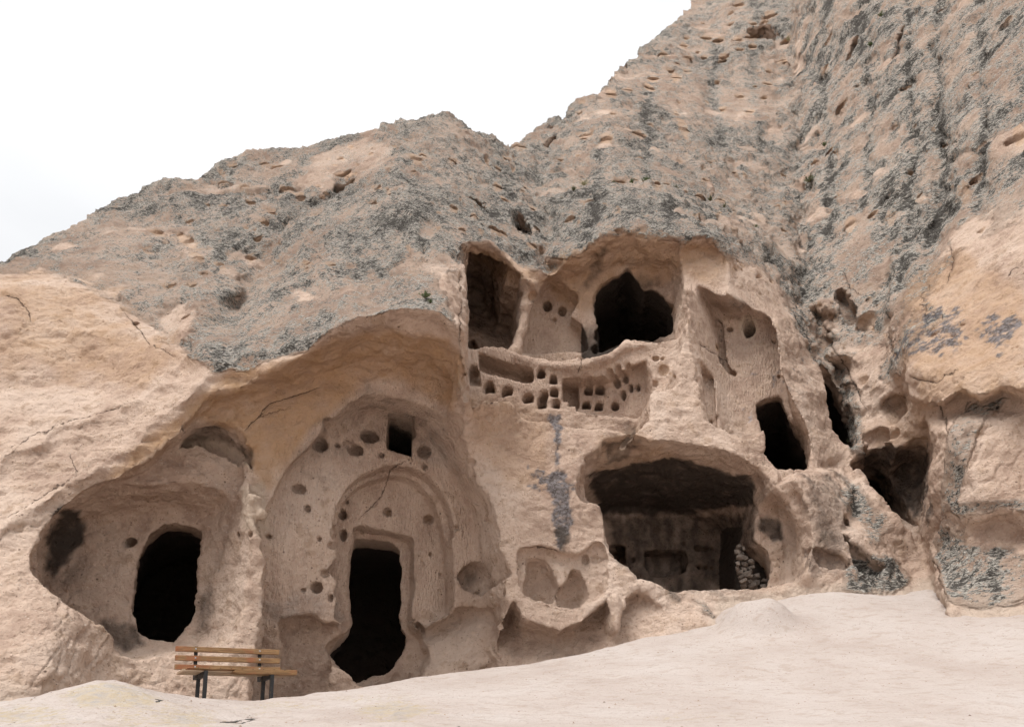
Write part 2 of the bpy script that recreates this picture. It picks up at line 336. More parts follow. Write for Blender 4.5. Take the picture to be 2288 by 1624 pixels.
# lower right cave
carve([(1292,1046),(1308,1034),(1337,1005),(1346,979),(1370,970),(1413,960),(1443,970),(1472,987),(1530,1014),(1560,1031),(1603,1037),(1647,1031),(1668,1052),(1685,1070),
       (1730,1101),(1760,1125),(1785,1170),(1793,1211),(1791,1259),(1771,1304),(1712,1309),(1661,1311),(1592,1318),(1519,1325),(1472,1309),(1425,1294),(1405,1268),
       (1369,1242),(1359,1215),(1352,1171),(1340,1136),(1314,1122),(1296,1110),(1292,1081)], 0.8, az=8, k=0.08, nz=0.03, kb=0.12)
carve([(1300,1060),(1330,1040),(1400,1020),(1500,1020),(1600,1040),(1680,1075),(1700,1110),(1692,1180),(1690,1250),(1690,1318),(1519,1335),(1425,1300),(1359,1225),(1340,1140),(1310,1120)],
      2.9, az=2, k=0.05, nz=0.02, kb=0.08, smooth=False)
# ---- 2. rooms, doors and windows
carve([(72,1290),(82,1222),(127,1152),(210,1108),(320,1088),(430,1078),(525,1096),(532,1160),(530,1300),(515,1420),(470,1450),(300,1475),(250,1450),(240,1420),(160,1380),(97,1335)],
      0.95, az=-44, taper=0.22, k=0.05, nz=0.03, kb=0.22)
carve([(393,1008),(420,974),(460,954),(500,951),(535,967),(556,1000),(567,1046),(545,1024),(515,1000),(480,988),(440,985)], 0.55, az=-32, k=0.03, nz=0.012, kb=0.05)
# arched doorway
carve([(741,1200),(743,1175),(752,1130),(775,1090),(810,1060),(850,1043),(885,1038),(920,1043),(950,1058),(980,1085),(1000,1120),(1012,1160),(1018,1192),(1004,1204),(900,1250),(800,1250)],
      0.34, az=-24, k=0.02, nz=0.008, kb=0.03, nrm=(-23, 3))
carve([(746,1200),(754,1165),(767,1122),(792,1088),(830,1066),(880,1056),(920,1063),(953,1087),(977,1122),(990,1160),(1000,1202),(1007,1300),(1008,1367),(985,1380),(950,1398),(930,1392),(850,1450),
       (744,1385),(749,1348),(740,1329),(749,1304),(727,1279),(749,1251),(742,1222)], 0.42, az=-24, k=0.025, nz=0.008, kb=0.03, nrm=(-23, 3))
carve([(794,1173),(808,1167),(871,1179),(930,1195),(933,1273),(935,1310),(927,1342),(924,1385),(933,1404),(955,1426),(964,1460),(940,1520),(796,1540),(740,1490),(733,1457),(752,1438),(777,1413),(783,1398),(785,1370),(780,1320),(783,1257),(793,1207)],
      0.55, az=-24, k=0.04, nz=0.012, kb=0.06, smooth=False, nrm=(-23, 3))
carve([(796,1203),(839,1206),(871,1211),(889,1226),(891,1248),(899,1273),(893,1304),(896,1345),(893,1379),(896,1404),(903,1416),(905,1441),(896,1466),(871,1498),(830,1510),(796,1527),
       (758,1498),(736,1470),(733,1457),(752,1438),(777,1413),(783,1398),(785,1370),(780,1320),(783,1257),(791,1220)], 5.5, az=-10, k=0.03, nz=0.012, taper=-0.15, nrm=(-23, 3))
carve([(345,1185),(375,1170),(420,1172),(445,1185),(448,1220),(440,1280),(438,1340),(430,1380),(405,1420),(380,1432),(330,1428),(310,1410),(298,1370),(296,1340),(303,1300),(310,1250),(325,1210)],
      5, az=-24, k=0.04, nz=0.015, taper=-0.12)
carve([(870,911),(924,917),(926,940),(933,961),(921,975),(922,1016),(863,1005)], 2.2, az=-10, k=0.02, nz=0.01, smooth=False, front=.2)
# hollowed foot of the wall
carve([(624,1391),(636,1379),(661,1373),(696,1371),(727,1385),(752,1390),(770,1400),(760,1440),(735,1460),(740,1500),(700,1580),(610,1580),(628,1480)], 0.35, az=-20, k=0.06, nz=0.03, kb=0.15)
carve([(927,1391),(952,1402),(980,1387),(1002,1375),(1026,1359),(1070,1356),(1101,1365),(1110,1400),(1113,1450),(1122,1395),(1139,1368),(1160,1400),(1185,1405),(1225,1412),(1245,1418),
       (1262,1405),(1290,1395),(1310,1372),(1345,1352),(1358,1340),(1368,1400),(1380,1412),(1396,1340),(1430,1318),(1470,1336),(1500,1350),(1560,1356),(1590,1378),(1580,1440),(1450,1520),(1250,1580),(930,1600),(940,1500),(960,1440)],
      0.38, az=-6, k=0.05, nz=0.025, kb=0.14)
# eroded niches beside the arch
carve([(1158,1229),(1185,1220),(1215,1221),(1244,1227),(1288,1236),(1326,1210),(1340,1205),(1355,1215),(1358,1245),(1352,1332),(1314,1347),(1276,1359),(1238,1350),(1191,1341),(1171,1318),(1158,1274)], 0.2, az=-5, k=0.05, nz=0.03)
carve([(1185,1250),(1215,1250),(1238,1271),(1247,1303),(1235,1347),(1197,1344),(1177,1321),(1174,1288)], 0.42, az=-8, k=0.05, nz=0.03, kb=0.2)
carve([(1276,1271),(1296,1277),(1311,1303),(1317,1332),(1296,1353),(1267,1356),(1244,1341),(1261,1303)], 0.42, az=-8, k=0.06, nz=0.03, kb=0.2)
carve([(1020,1291),(1036,1271),(1052,1254),(1073,1253),(1095,1270),(1108,1298),(1114,1309),(1098,1318),(1058,1321),(1039,1315)], 0.5, az=-20, k=0.04, nz=0.02, kb=0.15)
# upper storey rooms
carve([(1036,602),(1063,597),(1086,611),(1104,635),(1124,667),(1153,680),(1150,758),(1100,755),(1041,748)], 1.3, az=-8, k=0.05, nz=0.03, kb=0.15)
carve([(1230,622),(1294,652),(1288,678),(1275,705),(1297,722),(1312,784),(1165,786),(1177,737),(1189,678),(1206,649)], 0.5, az=-2, k=0.05, nz=0.02, kb=0.12)
carve([(1341,781),(1338,737),(1326,693),(1329,646),(1356,623),(1382,614),(1400,601),(1414,617),(1435,643),(1441,649),(1461,645),(1482,658),(1499,678),(1505,708),(1506,743),(1476,749),(1461,756),(1432,758),(1397,755),(1382,766),(1370,775)],
      4.2, az=8, slope=14, k=0.03, nz=0.015, front=.3)
carve([(1285,846),(1373,838),(1420,814),(1448,800),(1460,840),(1464,907),(1446,928),(1420,936),(1356,926),(1290,916),(1270,880)], 0.42, az=-18, k=0.04, nz=0.015, kb=0.08, smooth=False)
carve([(1068,787),(1080,789),(1130,807),(1190,823),(1192,850),(1175,856),(1110,838),(1070,826)], 0.6, az=2, k=0.03, nz=0.012)
carve([(1256,852),(1294,856),(1294,902),(1257,898)], 0.5, az=4, k=0.015, nz=0.006, smooth=False)
for (a, b, ru, rv) in [(x_, y_, p_ * 1.05, q_ * 1.05) for x_, y_, p_, q_ in [(1054,769,13,14),(1046,799,11,14),(1058,832,13,11),(1040,856,11,10),(1092,863,13,13),(1133,873,11,12),(1180,887,11,10),(1209,832,9,11),(1236,846,9,10),(1238,875,10,10),
       (1216,881,10,9),(1213,903,12,12),(1241,901,10,11),(1279,907,8,5),(1315,870,9,11),(1341,869,10,10),(1311,903,10,10),(1338,906,9,10),(1375,905,8,9)]]:
    carve([(a - ru, b + rv), (a - ru * .97, b - rv * .2), (a - ru * .6, b - rv * .8), (a, b - rv), (a + ru * .6, b - rv * .8), (a + ru * .97, b - rv * .2), (a + ru, b + rv)], 0.45, az=4, k=0.012, nz=0.006, smooth=False, kb=0.05)
for (a, b, ru, rv) in [(1405,822,8,10),(1394,844,8,12),(1376,853,9,13),(1391,881,7,12),(1408,866,6,11),(1424,865,6,10)]:
    carve([(a - ru, b), (a - ru * .6, b - rv * .8), (a, b - rv), (a + ru * .7, b - rv * .5), (a + ru, b + rv * .3), (a + ru * .2, b + rv)], 0.3, az=30, k=0.012, nz=0.006, kb=0.05)
carve([(1565,819),(1593,828),(1597,900),(1602,946),(1592,952),(1583,949),(1570,884)], 0.45, az=20, k=0.02, nz=0.01, smooth=False)
carve([(1589,704),(1600,702),(1613,717),(1617,744),(1623,806),(1644,837),(1626,832),(1607,813),(1604,760)], 0.28, az=24, k=0.03, nz=0.012, smooth=False)
carve([(1657,728),(1666,714),(1680,715),(1688,732),(1680,750),(1664,752)], 1.2, az=26, k=0.03, nz=0.008)
carve([(1679,890),(1740,870),(1747,893),(1756,915),(1768,936),(1799,977),(1809,1017),(1805,1042),(1765,1048),(1737,1054),(1709,1023),(1706,961),(1700,915)], 0.5, az=20, k=0.03, nz=0.012, smooth=False)
carve([(1690,905),(1742,888),(1756,915),(1768,936),(1799,977),(1809,1017),(1805,1042),(1765,1048),(1737,1054),(1709,1023),(1706,961)], 5.0, az=18, k=0.03, nz=0.012, taper=-0.1)
carve([(1827,834),(1858,853),(1883,884),(1905,924),(1912,958),(1912,995),(1898,1000),(1861,961),(1849,915),(1836,862)], 4.0, az=20, k=0.03, nz=0.012)
# far right hollows
carve([(1898,1023),(1936,1008),(1967,1008),(2005,1001),(2039,987),(2070,987),(2080,1011),(2074,1053),(2072,1122),(2069,1163),(2058,1195),(2029,1177),(1998,1152),(1970,1122),(1946,1091),(1932,1060),(1908,1049)], 1.5, az=24, k=0.05, nz=0.04, kb=0.3)
carve([(1912,1042),(1940,1028),(1968,1034),(1992,1066),(2012,1110),(2050,1192),(2029,1177),(1998,1152),(1970,1122),(1946,1091),(1932,1060)], 4.0, az=20, k=0.04, nz=0.02)
carve([(1865,636),(1883,636),(1905,676),(1913,720),(1902,726),(1885,700),(1874,673)], 0.6, az=30, k=0.05, nz=0.02)
carve([(1955,885),(1985,872),(2020,878),(2034,905),(2036,930),(2000,940),(1965,930)], 0.5, az=26, k=0.10, nz=0.05, kb=0.2)
carve([(1936,960),(1970,948),(1985,965),(1980,985),(1940,995)], 0.3, az=20, k=0.08, nz=0.04, kb=0.15)
carve([(2125,1185),(2180,1165),(2230,1150),(2280,1165),(2310,1200),(2290,1225),(2240,1240),(2180,1215)], 0.28, az=8, k=0.12, nz=0.04, kb=0.2)
carve([(2130,1010),(2180,930),(2300,900),(2320,1100),(2200,1130),(2140,1120)], 0.14, az=8, k=0.10, nz=0.04, kb=0.15)
carve([(1884,1190),(1900,1196),(1930,1222),(1962,1246),(1990,1266),(1965,1284),(1915,1278),(1898,1240)], 0.4, az=6, k=0.05, nz=0.05, kb=0.12)
carve([(1885,1150),(1902,1155),(1900,1175),(1884,1172)], 0.35, az=10, k=0.05, nz=0.02)
carve([(1650+165,1230),(1850,1225),(1900,1240),(1905,1265),(1880,1275),(1830,1262)], 0.25, az=0, k=0.08, nz=0.05)
# inside the lower right cave
carve([(1440,1228),(1534,1227),(1538,1275),(1520,1284),(1460,1284),(1442,1270)], 0.7, az=0, k=0.03, nz=0.012, smooth=False)
carve([(1362,1216),(1400,1220),(1410,1265),(1380,1262)], 1.5, az=-5, k=0.04, nz=0.02)
carve([(1642,1220),(1660,1205),(1690,1225),(1712,1240),(1720,1270),(1715,1312),(1665,1318),(1648,1290)], 1.1, az=18, k=0.05, nz=0.02)
carve([(1690,1140),(1740,1120),(1765,1150),(1785,1190),(1770,1240),(1745,1215),(1720,1200),(1700,1180)], 0.2, az=35, k=0.06, nz=0.03, kb=0.12)
# holes high on the rock
carve([(748,434),(751,411),(768,404),(790,399),(797,402),(785,412),(768,420)], 1.6, az=-10, k=0.05, nz=0.03)
carve([(1035,424),(1046,430),(1064,446),(1090,470),(1087,477),(1060,461),(1044,444)], 0.7, az=20, k=0.05, nz=0.03)
carve([(1143,476),(1152,470),(1163,474),(1180,494),(1182,508),(1166,515),(1150,498)], 0.7, az=15, k=0.05, nz=0.03)
carve([(1690,84),(1672,72),(1682,60),(1710,52),(1735,60),(1748,85),(1720,90)], 1.6, az=5, k=0.15, nz=0.12, kb=0.3)
carve([(1995,130),(2000,90),(2012,66),(2026,64),(2022,95),(2010,120)], 0.5, az=30, k=0.08, nz=0.04)
carve([(1888,130),(1900,105),(1906,84),(1920,80),(1914,105),(1900,128)], 0.5, az=30, k=0.08, nz=0.04)
carve([(1213,322),(1225,306),(1243,298),(1238,312),(1226,330)], 1.6, az=10, k=0.1, nz=0.06)
carve([(1222,288),(1236,275),(1252,272),(1250,284),(1236,292)], 1.6, az=10, k=0.1, nz=0.06)
# ---- 3. ribs and lumps left standing or broken off
lump([(1198,612,14.5,.22),(1180,665,14.7,.13),(1168,725,14.75,.10),(1150,790,14.6,.16)], k=0.25, nz=.05)
lump([(1150,797,-.02,.06),(1200,812,-.03,.08),(1255,822,-.05,.10),(1310,818,-.05,.10),(1350,806,-.06,.10),(1385,786,-.05,.10),(1400,774,-.04,.09),(1450,776,-.02,.09)], k=0.14, nz=0.07)
lump([(560,1165,11.15,.14),(572,1120,11.1,.17),(584,1150,11.12,.13)], k=0.08, nz=0.05)
lump([(1905,1075,-.0,.12),(1950,1125,-.0,.16),(2000,1190,-.0,.18),(2040,1240,0,.16)], k=0.3, nz=0.08)
lump([(2100,950,12.4,.12),(2115,985,12.3,.16),(2110,1020,12.35,.10)], k=0.12, nz=0.06)
lump([(1540,1340,11.95,.08),(1590,1352,11.95,.09)], k=0.12, nz=0.05)
lump([(1110,1370,12.0,.09),(1113,1430,11.95,.04)], k=0.05, nz=0.01)
lump([(1186,1395,11.85,.09),(1192,1470,11.8,.06)], k=0.05, nz=0.015)
lump([(1225,1415,11.85,.09),(1222,1475,11.8,.05)], k=0.05, nz=0.015)
lump([(1374,1340,11.95,.10),(1378,1405,11.9,.05)], k=0.05, nz=0.015)
lump([(1000,790,10.35,.10),(1015,812,10.35,.14)], k=0.08, nz=0.03)
# ---- 4. putlog holes, pock marks and weathering hollows
PITS = [(710,987,17,17,0,1.6),(739,950,18,13,0,1.6),(823,972,20,14,-8,1.4),(792,1004,17,14,0,1.3),(776,990,12,8,0,.8),(852,1016,7,7,0,1.6),(947,1008,16,15,0,1.2),(949,1041,6,7,0,1.4),(752,994,6,6,0,1.5),(665,1090,15,11,0,1.1),(686,1134,8,8,0,1.5),
 (1052,1031,11,8,0,1.0),(1060,1063,6,7,0,1.2),(1085,1162,9,9,0,1.1),(865,1142,10,11,0,1.2),(957,1158,10,10,0,1.3),(774,1120,6,6,0,1.5),(764,1147,10,12,0,1.5),(765,1195,8,13,0,1.6),(745,1178,6,6,0,1.2),(739,1217,8,8,0,1.2),
 (712,1203,5,6,0,1.4),(559,1193,7,8,0,1.4),(598,1198,7,6,0,1.2),(531,1192,4,8,0,1.2),(1020,1178,9,5,0,.9),(961,1237,4,5,0,1.4),(705,1311,12,13,0,1.4),(676,1317,6,6,0,1.2),(985,1282,4,5,0,1.0),(1127,1326,5,8,0,1.2),(1100,1330,6,5,0,.9),(1062,1325,8,4,0,.8),
 (288,1209,15,14,0,3.0),(488,1272,3,8,0,1.2),(724,1280,8,9,0,1.2),(738,1335,6,9,0,1.2),
 (1224,681,10,14,0,1.6),(1257,693,10,12,0,1.6),(1239,714,6,6,0,.8),(1190,660,9,12,-30,.9),(1500,690,8,8,0,1.0),(1335,745,6,14,0,1.6),(1330,776,5,9,0,1.4),
 (1466,800,8,6,0,.9),(1482,800,4,4,0,1.2),(1484,826,12,14,0,.4),(1500,835,5,6,0,1.1),(1465,855,6,7,0,.9),(1510,842,4,5,0,1.0),(1604,776,7,9,0,1.3),(1640,835,8,5,-40,1.2),(1632,735,8,6,0,1.2),
 (1590,942,5,6,0,1.2),(1730,763,4,4,0,1.2),(1742,840,5,4,0,1.2),(1939,716,17,25,-15,.7),(1930,846,12,16,15,.5),(2000,968,14,9,0,.8),(2010,850,10,14,0,.6),
 (1560,1224,9,8,0,1.2),(1576,1226,7,6,0,1.2),(1590,1226,6,6,0,1.2),(1562,1267,7,7,0,1.2),(1577,1269,6,6,0,1.2),(1590,1270,5,5,0,1.2),(1510,1214,3,3,0,1.2),(1528,1212,4,4,0,1.2),(1415,1250,5,5,0,1.2),(1308,1248,7,12,0,.9),(1330,1246,8,8,0,.6),
 (302,720,7,5,-20,1.3),(343,717,4,3,0,1.3),(413,708,14,9,0,1.0),(418,740,18,30,0,.25),(360,756,4,2,0,1.2),(420,752,3,3,0,1.2),
 (420,540,34,13,-28,.35),(440,575,20,10,-25,.3),(490,590,16,7,-30,.5),(500,462,12,6,-10,.5),(560,455,16,9,-30,.5),(545,415,14,8,-20,.5),(575,535,16,14,0,.7),(560,577,12,10,0,.8),(590,500,16,9,-30,.5),(610,478,14,8,-20,.5),
 (380,640,18,10,-10,.4),(430,640,14,10,0,.4),(455,610,12,7,0,.5),(350,520,26,8,-22,.35),(640,420,26,9,-35,.6),(670,440,14,16,0,.6),(520,375,18,7,12,.9),(330,560,16,8,-20,.4),(620,372,18,6,0,.8),(590,365,14,6,0,.7),
 (833,457,16,9,0,.5),(870,436,7,6,0,1.0),(770,390,24,8,10,.6),(930,355,20,10,-40,.5),(1132,357,16,7,-35,1.4),(1087,368,12,5,-50,1.5),(1112,378,12,7,-35,.9),(1190,467,14,7,-45,1.4),(1105,510,16,7,-55,1.2),(1125,520,12,7,-50,.8),(1160,325,20,7,-25,.6),
 (1050,400,6,12,20,1.2),(945,347,12,6,-40,.8),(1010,358,10,6,-30,.9),(1060,480,10,5,-40,.7),(1193,548,16,9,-20,.7),(1208,560,10,6,0,.6),(1200,510,10,8,0,.7),
 (1393,410,5,8,0,2.0),(1469,410,7,8,0,1.8),(1492,414,10,7,-10,1.6),(1531,428,7,6,-20,1.8),(1565,437,13,7,-20,1.5),(1355,309,15,15,0,.5),(1318,300,9,10,0,.4),(1400,201,14,5,0,1.0),(1300,231,9,5,25,.9),(1295,253,8,7,0,.8),
 (1526,288,12,28,22,.35),(1272,488,8,14,-40,.7),(1320,448,11,6,0,.6),(1350,455,8,4,0,.5),(1430,350,8,4,-20,1.2),(1262,350,10,5,0,.8),(1250,360,12,6,0,.6),(1610,445,10,5,-30,1.0),(1640,470,9,5,-30,1.0),(1565,510,8,4,-30,.9),
 (1651,11,15,10,10,1.3),(1723,35,16,8,0,1.4),(1573,130,11,5,-10,1.4),(1620,128,15,6,-10,1.4),(1686,104,9,6,0,1.3),(1650,110,7,5,0,1.2),(1883,234,6,18,-35,1.0),(1823,360,8,6,0,1.4),(2006,281,6,13,10,1.2),(2042,283,9,8,40,.6),(2060,298,8,6,0,.8),
 (2085,296,6,5,0,.9),(2110,329,13,7,25,.7),(2070,343,8,4,0,.9),(2278,303,16,26,0,.8),(1964,215,5,9,-20,1.2),(1868,340,5,10,-30,1.2),(1850,90,6,14,-30,1.0),(1920,190,5,10,-30,1.2),(2150,430,20,26,0,.25),(2050,440,18,12,0,.3),(1900,500,14,20,-20,.4),(2180,170,14,9,30,.5),(1990,480,12,26,0,.35)]
r2 = random.Random(5)
def scatter(n, box, line=None, s=(3, 9), asp=(1.2, 2.2), ang=(-35, 0), dp=(.5, 1.3)):
    for _ in range(n):
        a, b = r2.uniform(box[0], box[2]), r2.uniform(box[1], box[3])
        if b < np.interp(a, SIL[:, 0], SIL[:, 1]) + 14: continue
        q = s[0] + (s[1] - s[0]) * r2.random() ** 2
        PITS.append((a, b, q * r2.uniform(*asp), q, r2.uniform(*ang), r2.uniform(*dp)))
scatter(24, (1290, 200, 1760, 420), s=(4, 9)); scatter(26, (1560, 20, 1760, 260), s=(4, 9), ang=(-30, 30)); scatter(24, (1600, 420, 1790, 640), s=(3, 6))
scatter(10, (1250, 430, 1600, 525), s=(3, 6), dp=(.4, .9)); scatter(24, (900, 300, 1200, 560), s=(4, 8), ang=(-60, -30)); scatter(22, (330, 360, 760, 620), s=(4, 9), dp=(.35, .7))
scatter(20, (1800, 0, 2280, 560), s=(4, 9), ang=(30, 75), dp=(.6, 1.2)); scatter(20, (700, 290, 900, 430), s=(3, 8), dp=(.3, .8)); scatter(16, (1360, 80, 1560, 260), s=(4, 10), dp=(.6, 1.4))
scatter(46, (610, 1150, 1130, 1360), s=(1.6, 3), asp=(.9, 1.3), dp=(.8, 1.2)); scatter(24, (1830, 600, 2000, 860), s=(2, 6), ang=(-80, -40)); scatter(18, (2030, 700, 2280, 860), s=(2, 7))
pits(PITS)

# cracks: (points, width, how deep)
CRACKS = [([(-20,1018),(53,983),(80,968),(102,964),(130,948),(170,936),(250,912),(330,888)], 2.6, .05), ([(0,1165),(52,1134),(75,1112),(114,1087),(166,1061)], 3, .06),
 ([(536,970),(556,950),(576,933),(590,915),(607,902),(669,881),(701,870),(723,862)], 3, .06), ([(572,936),(610,922),(650,915)], 2, .03), ([(794,1170),(819,1145),(852,1109),(866,1075),(872,1054),(895,1036),(913,1024)], 2.6, .05),
 ([(933,526),(950,550),(984,574),(1008,588),(1029,600)], 5, .3), ([(155,1011),(162,1030),(168,1050),(160,1075)], 2, .03), ([(270,690),(300,720),(330,760),(360,780),(400,800)], 2.5, .05), ([(1312,785),(1300,800),(1296,815),(1290,838)], 3, .06),
 ([(1028,600),(1033,680),(1030,760),(1036,830)], 3, .06), ([(1555,760),(1580,780),(1610,800),(1640,812)], 2, .03), ([(1800,770),(1815,790),(1828,815)], 4, .12), ([(2024,835),(2050,850),(2090,855),(2110,835),(2150,820)], 3, .06),
 ([(2120,540),(2130,580),(2112,640)], 4, .1), ([(1985,690),(1980,740),(1990,800)], 5, .12), ([(2070,900),(2090,910),(2108,935)], 4, .1), ([(2250,620),(2262,600),(2290,590)], 3, .05),
 ([(0,660),(40,665),(62,690),(66,720)], 3, .05), ([(1880,600),(1900,640),(1930,660)], 2.5, .05), ([(1800,640),(1850,760),(1900,850),(1940,930)], 3, .08), ([(1180,1222),(1215,1226),(1250,1236)], 3, .05), ([(2110,920),(2112,960),(2106,1000)], 3, .08)]

# ------------------------------------------------------------------ turn the rock into a surface (sparse surface nets, cells grow with distance)
CELL = 4.5                                           # picture units per cell
U0, V0 = -330.0, -110.0; W0 = math.log(5.5); DW = CELL / FPX
S0 = 16; NU, NV, NW = 40, 25, 52                      # coarse cells
def gpos(iu, iv, iw):
    u = U0 + iu * CELL; v = V0 + iv * CELL; z = np.exp(W0 + iw * DW)
    b = (CV - v) / FPX
    return np.stack([z * (u - CU) / FPX, z * (FW[1] + b * UP[1]), z * (FW[2] + b * UP[2])], -1), u, v, z
def Fs(iu, iv, iw, fine=True):
    o = np.argsort(iu, kind='stable'); out = np.empty(len(iu), np.float32); CH = 400000
    for c in range(0, len(o), CH):
        k = o[c:c + CH]; p, u, v, z = gpos(iu[k], iv[k], iw[k]); out[k] = F(p, u, v, fine)
    return out
cu, cv, cw = [a.ravel() for a in np.meshgrid(np.arange(NU), np.arange(NV), np.arange(NW), indexing='ij')]
size = S0
for nxt in (8, 4, 2, 1):
    iu, iv, iw = (cu + .5) * size, (cv + .5) * size, (cw + .5) * size
    p, u, v, z = gpos(iu, iv, iw); D = bil(DG, u, v); vs = np.interp(u, SIL[:, 0], SIL[:, 1]); ds = np.interp(u, gu, DSIL)
    # nothing is built far inside the hill or far behind its crest
    see = (p[:, 1] < D + 9 + size * .1) & ~((v < vs + 30) & (p[:, 1] > ds + 3 + size * .2)) & ~((v > 1570) & (p[:, 1] > D + 4))
    cu, cv, cw, z = cu[see], cv[see], cw[see], z[see]
    f = Fs((cu + .5) * size, (cv + .5) * size, (cw + .5) * size, size < 8)
    keep = np.abs(f) < (0.87 * size * 1.4) * z * DW + (0.08 if size > 4 else 0.03)
    cu, cv, cw = cu[keep], cv[keep], cw[keep]
    r = size // nxt; o = [a.ravel() for a in np.meshgrid(np.arange(r), np.arange(r), np.arange(r), indexing='ij')]
    cu = (cu[:, None] * r + o[0]).ravel(); cv = (cv[:, None] * r + o[1]).ravel(); cw = (cw[:, None] * r + o[2]).ravel()
    size = nxt
BV = NV * 16 + 2; BW = NW * 16 + 2
def enc(a, b, c): return (a.astype(np.int64) * BV + b) * BW + c
OFF = [(0,0,0),(1,0,0),(0,1,0),(1,1,0),(0,0,1),(1,0,1),(0,1,1),(1,1,1)]
cid = enc(cu, cv, cw)
corners = np.unique(np.concatenate([enc(cu + a, cv + b, cw + c) for a, b, c in OFF]))
gi = corners // (BV * BW); gj = corners // BW % BV; gk = corners % BW
fv = Fs(gi.astype(float), gj.astype(float), gk.astype(float)); fv = np.where(fv == 0, 1e-6, fv)
CF = np.stack([fv[np.searchsorted(corners, enc(cu + a, cv + b, cw + c))] for a, b, c in OFF], 1)
act = (CF < 0).any(1) & (CF > 0).any(1)
cu, cv, cw, CF, cid = cu[act], cv[act], cw[act], CF[act], cid[act]
od = np.argsort(cid); cu, cv, cw, CF, cid = cu[od], cv[od], cw[od], CF[od], cid[od]
acc = np.zeros((len(cu), 3)); cnt = np.zeros(len(cu))
for i in range(8):
    for j in range(i + 1, 8):
        if bin(i ^ j).count('1') != 1: continue
        a, b = CF[:, i], CF[:, j]; m = (a < 0) != (b < 0)
        t = a[m] / (a[m] - b[m]); oi = np.array(OFF[i]); oj = np.array(OFF[j])
        acc[m] += oi + t[:, None] * (oj - oi); cnt[m] += 1
acc /= cnt[:, None]
VP, VU, VV, VZ = gpos(cu + acc[:, 0], cv + acc[:, 1], cw + acc[:, 2])
quads = []
nE = len(corners)
for ax, (o1, o2) in enumerate([((0,1,0),(0,0,1)), ((0,0,1),(1,0,0)), ((1,0,0),(0,1,0))]):
    st = [(1,0,0),(0,1,0),(0,0,1)][ax]
    nb = enc(gi + st[0], gj + st[1], gk + st[2]); p = np.minimum(np.searchsorted(corners, nb), nE - 1)
    ok = (corners[p] == nb); f0 = fv; f1 = fv[p]; ch = ok & ((f0 < 0) != (f1 < 0))
    a, b, c = gi[ch], gj[ch], gk[ch]; inside0 = f0[ch] < 0
    ids = []; good = np.ones(len(a), bool)
    for (s1, s2) in [(0,0),(1,0),(1,1),(0,1)]:
        q = enc(a - s1 * o1[0] - s2 * o2[0], b - s1 * o1[1] - s2 * o2[1], c - s1 * o1[2] - s2 * o2[2])
        k = np.minimum(np.searchsorted(cid, q), len(cid) - 1); good &= cid[k] == q; ids.append(k)
    Q = np.stack(ids, 1)[good]; fl = inside0[good]
    # v grows downwards in the picture, so the frame is left handed
    Q = np.where(fl[:, None], Q, Q[:, ::-1])
    quads.append(Q)
quads = np.concatenate(quads)
def mesh_from(name, V, Q):
    me = bpy.data.meshes.new(name); n = Q.shape[1]
    me.vertices.add(len(V)); me.vertices.foreach_set('co', np.ascontiguousarray(V, np.float32).ravel())
    me.loops.add(Q.size); me.loops.foreach_set('vertex_index', np.ascontiguousarray(Q, np.int32).ravel())
    me.polygons.add(len(Q)); me.polygons.foreach_set('loop_start', np.arange(0, Q.size, n, dtype=np.int32))
    me.polygons.foreach_set('use_smooth', np.ones(len(Q), bool)); me.update(calc_edges=True)
    return me
# keep the main body only (drop crumbs left by the cutting)
par = np.arange(len(VP))
for _ in range(80):
    m = par[quads].min(1); new = par.copy()
    np.minimum.at(new, quads.ravel(), np.repeat(m, 4)); new = new[new]
    if (new == par).all(): break
    par = new
lab, ct = np.unique(par, return_counts=True); big = np.isin(par, lab[ct > 4000])
quads = quads[big[quads].all(1)]; used = np.unique(quads); rm = np.full(len(VP), -1); rm[used] = np.arange(len(used)); quads = rm[quads]
VP, VU, VV, VZ = VP[used], VU[used], VV[used], VZ[used]
print('cliff', len(VP), len(quads))
me = mesh_from('cliff', VP, quads)
NRM = np.empty(len(VP) * 3, np.float32); me.vertex_normals.foreach_get('vector', NRM); NRM = NRM.reshape(-1, 3)

# ------------------------------------------------------------------ what grows on and stains the rock, and the shade painted on it, where
def inbox(P, e):
    return np.nonzero((VU > P[:, 0].min() - e) & (VU < P[:, 0].max() + e) & (VV > P[:, 1].min() - e) & (VV < P[:, 1].max() + e))[0]
NLO = fbm(VP, 0.55, 4, .55, 3.3); NMI = fbm(VP, 2.2, 3, .6, 5.1)
RS = np.array([[1, 0, 0], [0, .7, .7], [0, -.7, .7]])
PA = (VP @ RS.T) * np.array([1.0, 0.55, 1.9])          # bedding that dips into the hill
DR = np.array([[.62, .1, .78], [0, 1, 0], [-.78, 0, .62]]); PB = (VP @ DR.T) * np.array([0.55, 1.0, 1.7])
right = (VU + 22 * NMI + 14 * NLO > 1784).astype(float)[:, None]; PL = PA * (1 - right) + PB * right
upface = NRM[:, 2]
lich = np.zeros(len(VP))
def lset(poly, val, soft=12, nz_px=14):
    P = np.array(poly, float); e = soft + 2 * nz_px; a = inbox(P, e)
    d = poly_sd(VU[a], VV[a], P) + nz_px * (0.6 * NMI[a] + 0.7 * NLO[a])
    m = 1 - sstep(-soft, soft, d); lich[a] = lich[a] * (1 - m) + val * m
